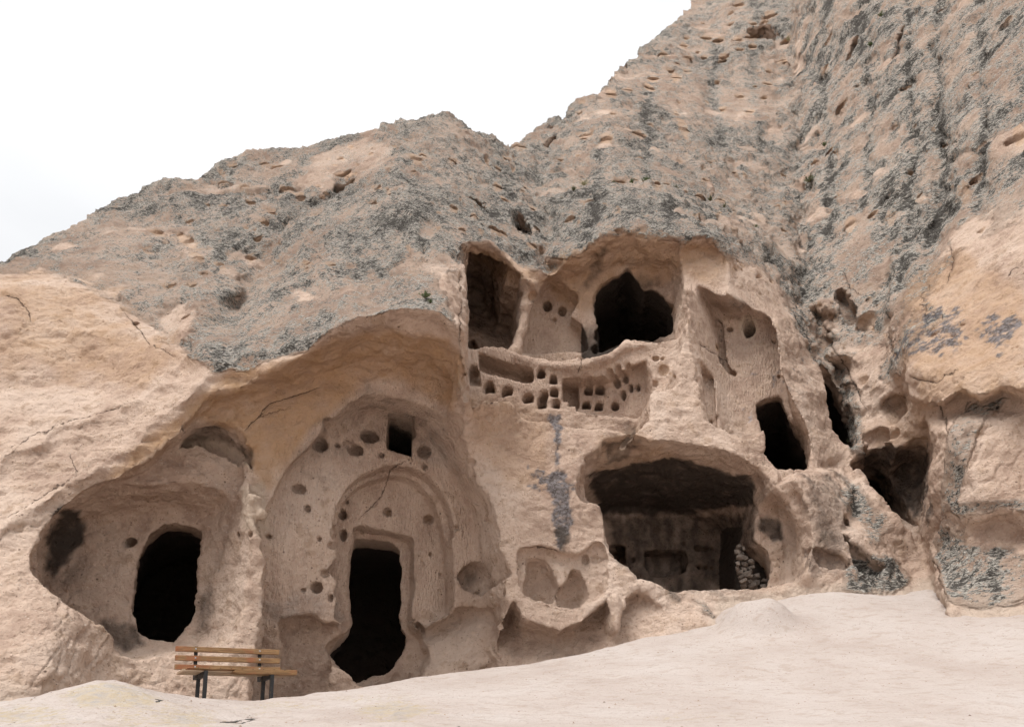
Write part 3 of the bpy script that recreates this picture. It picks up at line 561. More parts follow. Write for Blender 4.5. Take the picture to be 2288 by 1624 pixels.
lset([(-340,500),(-340,640),(0,618),(90,612),(180,628),(260,672),(330,722),(380,765),(440,802),(480,832),(560,815),(640,790),(740,765),(830,740),(900,736),(960,744),(1015,755),(1012,700),(985,640),(950,590),(1030,600),(1040,572),(1092,541),(1142,573),(1215,610),(1259,567),(1315,547),(1402,522),(1476,541),(1564,532),(1600,541),(1625,570),(1700,600),(1760,700),(1800,780),(1850,840),(1800,400),(1760,-150),(1200,-150),(-340,-150)], 0.68, 14, 14)
lset([(100,560),(300,470),(420,440),(330,560),(200,610)], 0.38, 40, 40); lset([(900,300),(1000,280),(1090,330),(1060,430),(960,420)], 0.40, 30, 40); lset([(620,640),(800,600),(860,650),(700,700)], 0.36, 30, 40)
lset([(1280,230),(1360,215),(1420,260),(1330,300)], 0.38, 30, 30); lset([(2000,80),(2120,60),(2160,240),(2060,330),(2010,220)], 0.34, 40, 40); lset([(2180,380),(2300,360),(2300,500),(2200,490)], 0.3, 40, 40)
lset([(640,420),(700,335),(790,310),(880,300),(880,345),(840,385),(760,400),(740,440),(700,440)], 0.15)
lset([(340,700),(400,670),(440,690),(430,740),(400,770),(350,755)], 0.12)
lset([(360,520),(420,505),(480,560),(470,580),(400,560)], 0.3)
lset([(480,400),(640,360),(700,360),(620,430),(560,470),(470,470)], 0.55)
lset([(1290,330),(1360,300),(1400,330),(1350,350),(1270,370)], 0.35)
lset([(1350,190),(1440,150),(1520,180),(1600,170),(1760,140),(1770,330),(1560,330),(1500,260),(1420,200)], 0.30, 20, 40)
lset([(1500,20),(1700,20),(1680,110),(1560,140),(1500,110)], 0.40, 20, 40)
lset([(1420,300),(1700,300),(1770,420),(1790,640),(1700,560),(1600,470),(1500,400)], 0.55, 30, 40)
lset([(1640,580),(1740,620),(1800,760),(1840,860),(1760,900),(1720,700)], 0.12, 16, 10)
LATE = len(VP)
lset([(1790,-150),(2640,-150),(2640,560),(2250,470),(2130,510),(2100,600),(2090,700),(2000,860),(1980,720),(1985,580),(1880,560),(1860,640),(1850,700),(1800,560),(1775,300)], 0.66, 40, 40)
lset([(1820,480),(1975,470),(1980,600),(1960,760),(1880,800),(1820,640)], 0.34, 24, 24)
lset([(1840,100),(1880,60),(1960,300),(1900,420),(1850,400)], 0.55, 30, 30)
lset([(2140,150),(2290,200),(2290,420),(2200,400)], 0.6, 40, 40)
lset([(2210,310),(2300,270),(2300,350),(2230,340)], 0.12, 14, 20)
lset([(1800,640),(1860,760),(1920,900),(1930,1010),(1905,1000),(1860,860),(1800,720)], 0.55, 14, 10)
lset([(2120,960),(2160,900),(2210,880),(2250,890),(2200,930),(2170,1010),(2140,1120),(2300,1110),(2300,1160),(2150,1165),(2150,1215),(2300,1235),(2300,1345),(2140,1345),(2090,1250),(2110,1080)], 0.66, 10, 12)
lset([(1900,1255),(1990,1240),(2030,1300),(1960,1335),(1890,1315)], 0.62, 14, 14)
lset([(1880,1090),(1920,1080),(1990,1180),(1960,1220),(1900,1150)], 0.45, 20, 20)
lset([(1545,1335),(1580,1340),(1600,1380),(1570,1370)], 0.5, 12, 10)
lich = np.clip(lich, 0, 1); pitm = np.zeros(len(VP))
for (u, v, ru, rv, ang, dp) in PITS:
    e = max(ru, rv) * 1.6; a = np.nonzero((np.abs(VU - u) < e) & (np.abs(VV - v) < e))[0]
    if len(a):
        c_, s_ = math.cos(math.radians(ang)), math.sin(math.radians(ang)); du, dv = VU[a] - u, -(VV[a] - v)
        q = ((du * c_ + dv * s_) / ru) ** 2 + ((-du * s_ + dv * c_) / rv) ** 2; w_ = 1 - sstep(.5, 1.15, q + .35 * NMI[a]); lich[a] *= 1 - .6 * w_; pitm[a] = np.maximum(pitm[a], w_)
lich = np.where(lich > .3, np.clip(lich + .08 + .34 * fbm(PL, .5, 4, .62, 91.0), .02, 1), lich)
basin = sstep(.40, .85, fbm((VP @ np.array([[1, 0, 0], [0, .7, .7], [0, -.7, .7]]).T) * np.array([1.0, .7, 1.6]), .85, 3, .55, 83.0)) * sstep(.1, .4, lich)
lich *= 1 - .75 * basin
# crust does not grow under overhangs or inside the carved rooms
lich *= sstep(-0.45, -0.05, upface + 0.25 * NMI)
insh = np.zeros(len(VP), bool)
soot_shade = np.zeros(len(VP)); ochre = np.zeros(len(VP)); viol = np.zeros(len(VP)); dark = np.zeros(len(VP)); blue = np.zeros(len(VP)); grey = np.zeros(len(VP))
def pset(arr, poly, val, soft=10, nz_px=12):
    P = np.array(poly, float); a = inbox(P, soft + 2 * nz_px)
    d = poly_sd(VU[a], VV[a], P) + nz_px * (NMI[a] + 0.4 * NLO[a]); arr[a] = np.maximum(arr[a], (1 - sstep(-soft, soft, d)) * val)
# ochre, freshly broken rock on the undersides
pset(ochre, [(240,1070),(340,970),(470,850),(560,820),(740,766),(900,738),(1000,760),(1034,800),(1034,850),(1010,920),(900,850),(820,850),(700,950),(600,1090),(560,1040),(530,960),(440,945),(350,1010),(280,1060)], 0.8, 14, 8)
pset(ochre, [(1040,560),(1092,542),(1160,600),(1215,622),(1259,567),(1402,523),(1520,544),(1593,541),(1628,580),(1600,640),(1530,610),(1440,650),(1400,600),(1300,700),(1200,630),(1100,620)], 0.55, 14, 10)
pset(ochre, [(0,620),(90,612),(200,640),(330,730),(420,800),(300,860),(120,840),(0,800)], 0.45, 40, 40)
pset(ochre, [(2020,640),(2130,560),(2290,640),(2290,880),(2060,900),(2010,800)], 0.5, 20, 14)
pset(ochre, [(2000,880),(2080,900),(2070,1000),(1960,990)], 0.3, 20, 14)
pset(ochre, [(1030,880),(1140,890),(1230,930),(1230,1100),(1130,1080),(1060,980)], 0.30, 20, 10)
pset(ochre, [(1340,980),(1420,960),(1530,1015),(1600,1040),(1450,1060),(1330,1060)], 0.35, 12, 8)
ochre = np.maximum(ochre, pitm * (VZ > 14) * .4)
# smoke black, and shade painted into rooms and recesses
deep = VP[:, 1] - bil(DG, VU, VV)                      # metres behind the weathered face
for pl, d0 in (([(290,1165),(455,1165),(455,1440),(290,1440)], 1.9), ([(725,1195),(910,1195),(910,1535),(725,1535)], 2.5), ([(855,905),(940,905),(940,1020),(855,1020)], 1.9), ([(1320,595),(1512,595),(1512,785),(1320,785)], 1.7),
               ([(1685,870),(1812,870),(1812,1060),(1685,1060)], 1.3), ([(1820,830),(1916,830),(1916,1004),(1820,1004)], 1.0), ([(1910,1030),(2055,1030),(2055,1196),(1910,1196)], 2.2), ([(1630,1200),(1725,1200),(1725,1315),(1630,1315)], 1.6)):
    a = np.nonzero((poly_sd(VU, VV, np.array(pl, float)) < 22) & (deep > d0))[0]; soot_shade[a] = np.maximum(soot_shade[a], sstep(d0, d0 + .5, deep[a]) * 1.1)  # shade painted in, growing with depth, over sooty room walls
pset(soot_shade, [(120,1160),(140,1135),(180,1140),(200,1165),(195,1210),(160,1250),(120,1290),(95,1270),(105,1200)], 0.95, 16, 14)
pset(soot_shade, [(85,1230),(200,1200),(230,1260),(160,1330),(90,1300)], 0.4, 20, 16)
pset(soot_shade, [(230,1390),(300,1400),(320,1440),(280,1460),(240,1430)], 0.75, 14, 10)
pset(soot_shade, [(440,1330),(490,1280),(480,1420),(420,1440),(430,1390)], 0.5, 20, 14)
pset(soot_shade, [(690,960),(820,850),(930,870),(1010,925),(1000,1000),(930,1010),(800,1020),(640,1050)], 0.36, 30, 12)  # shade of the apse top painted on, with some smoke stain
pset(soot_shade, [(390,975),(480,945),(560,1010),(560,1040),(500,985),(420,985)], 0.6, 10, 8)  # shadow arc of the lunette painted on
pset(soot_shade, [(1032,600),(1080,600),(1130,670),(1155,690),(1150,765),(1040,750)], 0.42, 14, 8)
pset(soot_shade, [(1310,1060),(1500,1020),(1600,1040),(1680,1070),(1690,1130),(1560,1150),(1345,1150)], 0.92, 10, 8)
pset(soot_shade, [(1350,1150),(1690,1130),(1690,1320),(1500,1330),(1420,1300),(1360,1220)], 0.66, 20, 20)  # smoke stain deepened with painted shade to darken the cave interior
pset(soot_shade, [(1345,985),(1400,965),(1440,985),(1380,1040),(1340,1040)], 0.6, 14, 22)
pset(soot_shade, [(1325,580),(1350,560),(1345,610),(1310,650),(1300,640)], 0.6, 10, 8)
pset(soot_shade, [(1680,1150),(1740,1160),(1750,1220),(1700,1180)], 0.8, 10, 14)
pset(soot_shade, [(1605,660),(1680,660),(1690,690),(1640,720)], 0.5, 20, 10)  # shadow at the head of the upper apse painted on
pset(soot_shade, [(1360,1215),(1420,1215),(1420,1270),(1380,1260)], 0.6, 10, 8)
pset(soot_shade, [(1770,1066),(1860,1058),(1902,1076),(1905,1200),(1890,1290),(1805,1290),(1800,1180)], 0.55, 22, 24)
pset(soot_shade, [(1940,870),(2040,870),(2040,940),(1940,930)], 0.4, 20, 16)  # deep shade of this hollow painted into the colour
pset(soot_shade, [(1905,1005),(2078,992),(2070,1180),(2000,1130),(1930,1050)], 0.72, 16, 16)  # painted shade darkening the back of the triangular hollow
pset(soot_shade, [(1040,1275),(1090,1285),(1080,1310),(1045,1305)], 0.5, 10, 10)
pset(soot_shade, [(2040,870),(2100,900),(2110,940),(2060,910)], 0.3, 10, 10)
# violet grey lichen run below the pigeon wall and on the right
pset(viol, [(1228,925),(1252,925),(1258,1050),(1280,1090),(1268,1200),(1250,1240),(1236,1170),(1222,1100),(1236,1030)], 0.95, 10, 12)
pset(viol, [(1160,1025),(1220,1040),(1270,1080),(1275,1110),(1190,1100)], 0.62, 12, 18)
pset(viol, [(1200,1165),(1240,1150),(1305,1150),(1290,1170),(1215,1180)], 0.55, 10, 14)
pset(viol, [(2090,680),(2150,680),(2170,760),(2130,790),(2000,800),(1995,780)], 0.6, 14, 18)
pset(viol, [(2180,730),(2270,700),(2280,740),(2230,790),(2190,770)], 0.85, 12, 14)
pset(viol, [(1680,830),(1790,810),(1810,870),(1740,860)], 0.3, 20, 20)
pset(dark, [(1236,1180),(1280,1180),(1285,1215),(1260,1240),(1240,1225)], 0.75, 14, 10)
pset(blue, [(1662,915),(1672,912),(1686,925),(1692,948),(1680,958),(1668,940)], 0.7, 5, 8)
pset(grey, [(590,1350),(690,1320),(740,1330),(760,1380),(700,1370),(620,1380)], 0.6, 20, 20)
pset(grey, [(600,1060),(700,1000),(860,1010),(820,1060),(700,1130),(610,1200)], 0.25, 30, 16)
pset(grey, [(960,960),(1010,1000),(1040,1060),(980,1060),(940,1010)], 0.5, 20, 12)
pale = np.zeros(len(VP))
pset(pale, [(540,1090),(585,1080),(602,1180),(580,1200),(545,1180)], 0.7, 8, 6)
rr = np.hypot((VU - 1672) / 1.0, (VV - 732) / 1.15); pale = np.maximum(pale, (1 - sstep(20, 27, rr + 3 * NMI)) * .8)
pset(pale, [(395,990),(440,975),(500,985),(545,1020),(562,1046),(530,1025),(480,998),(420,1000),(395,1015)], 0.7, 6, 5)
carved = np.clip(1 - lich * 1.5, 0, 1)
# fine relief
crust = 0.036 * fbm(PL, 2.2, 4, .70, 2.2) + 0.03 * np.abs(fbm(PL, 6.5, 3, .65, 8.2))
hack = fbm(VP * np.array([1, 1, 1.5]), 3.4, 4, .62, 71.0)
rockd = 0.035 * fbm(VP, 1.1, 3, .5, 6.0) + 0.034 * hack - 0.03 * np.maximum(np.abs(fbm(PL, 1.9, 3, .55, 77.0)) * -1 + .12, 0) / .12
farther = np.clip(VZ / 14, 0.8, 2.0)
sm = np.clip(np.maximum(0, sstep(0.1, 0.5, lich)), 0, 1)
macro = 0.10 * fbm(VP, .42, 2, .5, 81.0) - 0.13 * basin
disp = rockd * (1 - sm) + (crust + macro) * sm * farther
# smoother where people dressed the stone
dress = np.zeros(len(VP))
for pl in ([(600,1000),(820,850),(1010,920),(1120,1250),(1000,1370),(740,1370),(600,1340)], [(1180,640),(1300,660),(1310,790),(1160,790)], [(1036,770),(1464,800),(1464,930),(1036,860)], [(1546,624),(1735,660),(1740,900),(1583,950)]):
    pset(dress, pl, 1, 15, 0)
disp *= (1 - 0.65 * dress) * (1 - .7 * pitm)
crk = np.full(len(VP), 40.0); crw = np.zeros(len(VP))
jit = 2.2 * fbm(VP, 2.5, 3, .6, 4.4); jit2 = 2.2 * fbm(VP, 2.5, 3, .6, 14.4)
for pts, wd, dp in CRACKS:
    P = np.array(pts, float); m = np.nonzero((VU > P[:, 0].min() - 20) & (VU < P[:, 0].max() + 20) & (VV > P[:, 1].min() - 20) & (VV < P[:, 1].max() + 20))[0]
    x, y = VU[m] + jit[m], VV[m] + jit2[m]; best = np.full(len(m), 1e9); sg = np.ones(len(m)); tt = np.zeros(len(m)); ns = len(P) - 1
    for i in range(ns):
        ax, ay = P[i]; ex, ey = P[i + 1] - P[i]; tr = ((x - ax) * ex + (y - ay) * ey) / (ex * ex + ey * ey); t_ = np.clip(tr, 0, 1)
        d = np.hypot(x - ax - ex * t_, y - ay - ey * t_); k = d < best; best[k] = d[k]; sg[k] = np.sign(ex * (y[k] - ay) - ey * (x[k] - ax)); tt[k] = (i + np.clip(tr[k], -1, 2)) / ns
    end = sstep(-.02, .2, tt) * (1 - sstep(.8, 1.02, tt)); near_ = best < np.abs(crk[m]); mm = m[near_]
    crk[mm] = (best * sg)[near_]; crw[mm] = end[near_] * min(1, wd / 3)
    disp[m] -= dp * .5 * np.exp(-(best / (wd * 1.2)) ** 2) * end
VP = VP + NRM * disp[:, None]
me.vertices.foreach_set('co', np.ascontiguousarray(VP, np.float32).ravel()); me.update()

# ------------------------------------------------------------------ ground: one sheet, rising from the viewer to the foot of the rock
GP = []
def gpt(u, v, Y): GP.append(tuple(at(u, v, Y)))
EDGE = [(-250,1590,5.6),(0,1572,6.0),(120,1556,6.3),(200,1535,6.6),(262,1524,6.8),(310,1532,7.0),(350,1547,7.2),(430,1554,7.6),(560,1566,8.0),(640,1556,8.3),(700,1546,8.6),(800,1529,9.0),(920,1509,9.5),
        (960,1512,9.7),(1000,1502,9.8),(1100,1489,10.2),(1230,1472,10.6),(1350,1446,11.0),(1440,1424,11.2),(1540,1408,11.3),(1600,1398,11.3)]
for u, v, Y in EDGE:
    gpt(u, v, Y); gpt(u, v + 14, Y - 0.35); p = at(u, v, Y); GP.append((p[0] + .1, p[1] + 0.9, p[2] - 0.10))
for u, v, Y in [(0,1640,4.3),(300,1612,4.6),(600,1622,5.2),(900,1600,5.8),(300,1570,5.9),(900,1560,7.8),(1200,1600,6.2),(1200,1530,8.5),(1500,1600,6.3),(1500,1500,8.8),(1800,1600,6.3),(1800,1500,8.6),(1800,1400,10.8),(2100,1600,6.2),
                (2100,1500,8.4),(2100,1400,10.3),(2280,1600,6.1),(2280,1500,8.2),(2280,1400,9.9),(2550,1600,5.8),(2550,1400,9),(1780,1372,11.4),(1850,1340,11.9),(1960,1330,12.2),(2060,1318,12.8),(2100,1345,11.9),(2200,1355,11.3),(2290,1345,11.0),
                (1600,1372,12.3),(1700,1350,12.4),(1850,1322,12.5),(1640,1400,11.2),(1720,1400,11.0),(700,1700,3.5),(1144,1720,3.6),(1700,1720,3.6),(200,1700,3.2),(2200,1720,3.5)]:
    gpt(u, v, Y)
for x, y, z in [(0,0,-1.6),(-3,0,-1.7),(3,0,-1.5),(0,-4,-2.4),(-6,-4,-2.6),(6,-4,-2.2),(-8,4,-.4),(-8,8,1.2),(9,4,.3),(10,8,2.6),(0,15,2.0),(-5,14,1.0),(6,15,2.6),(10,13,3.2),(-10,12,1.4),(-3,10.6,.75),(-4,9.3,.70),(-3.4,9.4,.74),(-4.6,9.0,.70),(-12,-6,-2.8),(12,-6,-2.4),(-12,14,1.2),(13,14,3.2)]:
    GP.append((x, y, z))
GP = np.array(GP); gc = rbf_fit(GP[:, :2] / 5, GP[:, 2], 0.003)
def axis(a, b, st, far, g=1.22):
    c = list(np.arange(a, b + st / 2, st)); s = st; lo = []; x = a
    while x > -far: s *= g; x -= s; lo.append(x)
    hi = []; s = st; x = c[-1]
    while x < far: s *= g; x += s; hi.append(x)
    return np.array(lo[::-1] + c + hi)
gx = axis(-7.5, 11.0, 0.05, 900); gy = axis(2.6, 14.2, 0.045, 900)
XX, YY = np.meshgrid(gx, gy, indexing='ij')
xy = np.stack([np.clip(XX, -13, 14).ravel(), np.clip(YY, -6, 15).ravel()], -1)
ZZ = rbf_eval(GP[:, :2] / 5, gc, xy / 5)
far = np.hypot(XX.ravel() - xy[:, 0], YY.ravel() - xy[:, 1])
ZZ = ZZ - 0.25 * np.minimum(far, 25) * sstep(0, 12, far)
G3 = np.stack([XX.ravel(), YY.ravel(), ZZ], -1)
uu, vv, _ = proj(G3)
def bump(u, v, Y, rx, ry, h, pw=1.0):
    p = at(u, v, Y); d = ((G3[:, 0] - p[0]) / rx) ** 2 + ((G3[:, 1] - p[1]) / ry) ** 2; G3[:, 2] += h * np.exp(-d ** pw)
bump(1690, 1395, 10.9, .52, .46, .40, 2.0); bump(1760, 1405, 10.7, .8, .5, .16)
bump(1600, 1490, 9.0, 1.2, .5, .06); bump(1950, 1470, 9.2, 1.4, .5, .06); bump(2100, 1560, 7.0, .8, .35, .05); bump(1350, 1540, 8.2, .8, .4, .05); bump(250, 1545, 6.3, .5, .5, .05); bump(520, 1600, 5.6, .6, .4, -.06)
near = (np.hypot(G3[:, 0], G3[:, 1] - 7) < 16)
gd = np.zeros(len(G3)); q = G3[near] * np.array([1, 1, 1.0])
gd[near] = 0.035 * fbm(q, 0.7, 3, .5) + 0.014 * fbm(q * np.array([.7, 1.4, 1]), 3.5, 3, .55, 4) + 0.0035 * fbm(q, 15, 2, .6, 8)
lmask = np.clip(sstep(-0.2, -1.2, G3[:, 0]) * sstep(9.2, 6.5, G3[:, 1]), 0, 1)
gd[near] += lmask[near] * (0.018 * np.abs(fbm(q, 4.0, 3, .6, 2)) + .006 * fbm(q, 13, 2, .6, 5))
G3[:, 2] += gd
n0, n1_ = XX.shape; idx = np.arange(n0 * n1_).reshape(n0, n1_)
gq = np.stack([idx[:-1, :-1], idx[1:, :-1], idx[1:, 1:], idx[:-1, 1:]], -1).reshape(-1, 4)
gme = mesh_from('ground', G3, gq)
ground = bpy.data.objects.new('ground', gme); col.objects.link(ground); ground['kind'] = 'structure'
def ground_z(x, y):
    i = np.clip(np.searchsorted(gx, x) - 1, 0, len(gx) - 2); j = np.clip(np.searchsorted(gy, y) - 1, 0, len(gy) - 2)
    Z = G3[:, 2].reshape(n0, n1_); fx = (x - gx[i]) / (gx[i + 1] - gx[i]); fy = (y - gy[j]) / (gy[j + 1] - gy[j])
    return (Z[i, j] * (1 - fx) + Z[i + 1, j] * fx) * (1 - fy) + (Z[i, j + 1] * (1 - fx) + Z[i + 1, j + 1] * fx) * fy
hab = VP[:, 2] - ground_z(VP[:, 0], VP[:, 1])
dust = (1 - sstep(0.0, 0.35, hab + 0.15 * NMI)) * .9
lich *= 1 - 0.85 * (1 - sstep(0.0, 0.12, hab + 0.05 * NMI))

def color_attr(m, name, *chs):
    a = m.color_attributes.new(name, 'FLOAT_COLOR', 'POINT'); n = len(m.vertices)
    c = np.ones((n, 4), np.float32)
    for i, x in enumerate(chs): c[:, i] = x
    a.data.foreach_set('color', c.ravel())
def n01(x, k=.30): return np.clip(.5 + k * x, 0, 1)
lfac = 0.34 * fbm(PL, 4.2, 4, .78, 21.0) + 0.24 * fbm(PL, 0.8, 3, .6, 23.0) + lich - .5
lgate = sstep(.04, .25, lich)
gv_ = np.zeros(len(VP))
for g_, a_ in GROOVES:
    gv_ = np.maximum(gv_, np.exp(-(line_d(VU + 8 * NMI, VV, g_) / 11) ** 2))
streak = fbm(VP * np.array([1.5, 1.5, .16]), 1.4, 4, .6, 61.0)
lfac = lfac + .5 * gv_ * lgate + streak * (.18 + .34 * right[:, 0]) * (upface < .8)
soot_shade_f = sstep(.15, .95, soot_shade + .14 * fbm(VP * np.array([1.6, 1.6, .7]), 3.5, 4, .68, 31.0)) * sstep(.02, .15, soot_shade)
violf = sstep(.40, .80, viol + .45 * fbm(VP, 7.0, 3, .75, 37.0)) * sstep(.05, .25, viol)
darkf = sstep(.3, .9, dark + .4 * fbm(VP, 7, 3, .7, 41.0)) * sstep(.05, .3, dark)
bluef = blue * sstep(.1, .3, fbm(VP * np.array([1, 1, .6]), 12, 2, .6, 43.0))
color_attr(me, 'growth', lfac, lgate, ochre)
color_attr(me, 'stain', violf, dust, 0)
color_attr(me, 'crack', np.clip(crk, -40, 40), crw, 0)
color_attr(me, 'wear', darkf, pale, grey)
color_attr(me, 'paint', bluef, dress, right[:, 0])
color_attr(me, 'tone', n01(fbm(VP, .8, 3, .55, 51.0) + .6 * streak, .46), soot_shade_f, n01(fbm(VP, 3.6, 4, .7, 53.0)))
gl = np.zeros(len(G3)); gblack = np.zeros(len(G3)); gy_ = np.zeros(len(G3))
gn = np.zeros(len(G3)); gn[near] = fbm(G3[near], 1.7, 4, .6, 11)
def gset(arr, u, v, ru, rv, val):
    d = np.hypot((uu - u) / ru, (vv - v) / rv); arr[near] = np.maximum(arr[near], (val * (1 - sstep(0.4, 1.2, d + .35 * gn)))[near])
for a in [(240,1562,120,26,.9),(60,1600,120,30,.7),(880,1590,120,26,.8),(620,1580,130,20,.5),(430,1610,90,22,.8),(330,1600,120,30,.5),(800,1560,160,14,.35),(1560,1600,120,12,.3)]: gset(gl, *a)
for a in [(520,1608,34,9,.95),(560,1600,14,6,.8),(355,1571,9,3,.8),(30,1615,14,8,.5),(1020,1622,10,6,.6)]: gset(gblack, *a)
color_attr(gme, 'growth', gl, gblack, lmask)

# ------------------------------------------------------------------ material kit
def new_mat(name):
    m = bpy.data.materials.new(name); m.use_nodes = True; m.node_tree.nodes.clear(); return m, m.node_tree
class NB:
    def __init__(s, t): s.t = t
    def n(s, typ, **kw):
        x = s.t.nodes.new(typ)
        for k, v in kw.items(): setattr(x, k, v)
        return x
    def l(s, a, b): s.t.links.new(a, b)
    def put(s, sock, v):
        if isinstance(v, bpy.types.NodeSocket): s.l(v, sock)
        else: sock.default_value = v
    def noise(s, vec, scale, detail=4, rough=.6, dist=0.0, out='Fac'):
        x = s.n('ShaderNodeTexNoise'); s.l(vec, x.inputs['Vector']); x.inputs['Scale'].default_value = scale
        x.inputs['Detail'].default_value = detail; x.inputs['Roughness'].default_value = rough; x.inputs['Distortion'].default_value = dist
        return x.outputs[out]
    def voro(s, vec, scale, out='Distance', feat='F1'):
        x = s.n('ShaderNodeTexVoronoi', feature=feat); s.l(vec, x.inputs['Vector']); x.inputs['Scale'].default_value = scale; return x.outputs[out]
    def rng(s, v, a, b, c=0.0, d=1.0, smooth=True):
        x = s.n('ShaderNodeMapRange'); x.interpolation_type = 'SMOOTHSTEP' if smooth else 'LINEAR'
        s.put(x.inputs[0], v); s.put(x.inputs[1], a); s.put(x.inputs[2], b); s.put(x.inputs[3], c); s.put(x.inputs[4], d); return x.outputs[0]
    def math(s, op, a, b=0.0):
        x = s.n('ShaderNodeMath', operation=op); s.put(x.inputs[0], a); s.put(x.inputs[1], b); return x.outputs[0]
    def mix(s, f, a, b, mode='MIX'):
        x = s.n('ShaderNodeMix', data_type='RGBA', blend_type=mode); s.put(x.inputs[0], f)
        for k, v in ((6, a), (7, b)):
            s.put(x.inputs[k], v if isinstance(v, bpy.types.NodeSocket) else (*v, 1)) 
        return x.outputs[2]
    def ramp(s, f, stops):
        x = s.n('ShaderNodeValToRGB'); s.put(x.inputs[0], f); e = x.color_ramp.elements
        while len(e) < len(stops): e.new(0.5)
        for k, (p, c) in enumerate(stops): e[k].position = p; e[k].color = (*c, 1)
        return x.outputs[0]
    def attr(s, name):
        x = s.n('ShaderNodeAttribute', attribute_name=name); y = s.n('ShaderNodeSeparateColor'); s.l(x.outputs['Color'], y.inputs[0]); return y.outputs
    def map(s, vec, scale, rot=(0, 0, 0)):
        x = s.n('ShaderNodeMapping'); s.l(vec, x.inputs[0]); x.inputs['Scale'].default_value = scale; x.inputs['Rotation'].default_value = rot; return x.outputs[0]
    def finish(s, color, rough=.95, height=None, dist=.02, strength=1.0, spec=.15):
        b = s.n('ShaderNodeBsdfPrincipled'); s.put(b.inputs['Base Color'], color if isinstance(color, bpy.types.NodeSocket) else (*color, 1)); s.put(b.inputs['Roughness'], rough)
        b.inputs['Specular IOR Level'].default_value = spec
        if height is not None:
            u = s.n('ShaderNodeBump'); s.put(u.inputs['Strength'], strength); u.inputs['Distance'].default_value = dist; s.l(height, u.inputs['Height']); s.l(u.outputs[0], b.inputs['Normal'])
        o = s.n('ShaderNodeOutputMaterial'); s.l(b.outputs[0], o.inputs[0])

# ---- tuff
M_rock, t = new_mat('tuff'); N = NB(t)
geo = N.n('ShaderNodeNewGeometry').outputs['Position']
g1, g2, g3, g4, g5 = N.attr('growth'), N.attr('stain'), N.attr('wear'), N.attr('paint'), N.attr('tone')
n_mid = N.noise(geo, 3.2, 3, .62); n_hi = N.noise(geo, 17, 4, .68)
rock = N.ramp(g5[0], [(0.2, (.40, .285, .222)), (0.5, (.515, .382, .302)), (0.8, (.58, .45, .367))])
rock = N.mix(N.rng(n_mid, .36, .64, 0, .55), rock, (.615, .472, .377))
rock = N.mix(N.rng(n_mid, .54, .70, 0, .5), rock, (.32, .215, .145))
rock = N.mix(N.rng(n_hi, .54, .70, 0, .40), rock, (.29, .19, .13))
rock = N.mix(N.rng(n_hi, .44, .28, 0, .40), rock, (.55, .44, .35))
# dark and pale lava crumbs in the tuff
vx = N.n('ShaderNodeTexVoronoi'); N.l(geo, vx.inputs['Vector']); vx.inputs['Scale'].default_value = 24
vs = N.n('ShaderNodeSeparateColor'); N.l(vx.outputs['Color'], vs.inputs[0])
cr = N.rng(vx.outputs['Distance'], .30, .14); crumb = N.math('MULTIPLY', cr, N.rng(vs.outputs[0], .68, .72))
vy = N.n('ShaderNodeTexVoronoi'); N.l(geo, vy.inputs['Vector']); vy.inputs['Scale'].default_value = 9
vt = N.n('ShaderNodeSeparateColor'); N.l(vy.outputs['Color'], vt.inputs[0])
crumb = N.math('MAXIMUM', crumb, N.math('MULTIPLY', N.rng(vy.outputs['Distance'], .22, .12), N.rng(vt.outputs[0], .72, .76)))
crumb = N.math('MULTIPLY', crumb, N.rng(n_mid, .42, .60, .1, 1))
rock = N.mix(N.math('MULTIPLY', crumb, .8), rock, (.13, .085, .065))
rock = N.mix(N.math('MULTIPLY', N.math('MULTIPLY', cr, N.rng(vs.outputs[1], .86, .88)), .7), rock, (.64, .56, .48))
rock = N.mix(N.math('MULTIPLY', g1[2], N.rng(n_mid, .2, .65, .45, 1.0)), rock, (.41, .25, .135))
rock = N.mix(N.math('MULTIPLY', g3[1], .75), rock, (.56, .46, .36))
rock = N.mix(N.math('MULTIPLY', g3[2], N.rng(n_mid, .3, .7, .2, .9)), rock, (.29, .255, .235))
rock = N.mix(g2[1], rock, (.50, .40, .325))
rock = N.mix(N.math('MULTIPLY', g5[1], .92), rock, (.035, .030, .027))  # sooty stains and painted shade share this near-black
# lichen crust
p_left = N.map(geo, (1.0, .6, 2.0), (math.radians(-42), 0, 0)); p_right = N.map(geo, (.5, 1.0, 1.5), (0, math.radians(52), 0))
pm = N.n('ShaderNodeMix', data_type='VECTOR'); N.l(g4[2], pm.inputs[0]); N.l(p_left, pm.inputs[4]); N.l(p_right, pm.inputs[5]); pl_ = pm.outputs[1]
l_hi = N.noise(pl_, 10.5, 4, .8, .3)
lf = N.math('ADD', N.math('MULTIPLY', N.math('SUBTRACT', l_hi, .5), 4.4), g1[0])
l_fine = N.noise(pl_, 23, 3, .8)
lh = N.math('ADD', N.math('MULTIPLY', N.math('SUBTRACT', g5[2], .5), .30), N.math('ADD', .5, N.math('MULTIPLY', N.math('SUBTRACT', l_fine, .5), 1.9)))
lcol = N.ramp(lh, [(.20, (.05, .046, .044)), (.34, (.155, .142, .127)), (.48, (.335, .312, .278)), (.62, (.52, .485, .43)), (.80, (.66, .62, .56))])
rock2 = N.mix(N.math('MULTIPLY', g1[1], N.rng(lf, -.10, .16)), rock, lcol)
rock2 = N.mix(N.math('MULTIPLY', g1[1], N.math('MULTIPLY', N.rng(lf, .45, .80), .85)), rock2, (.055, .048, .043))
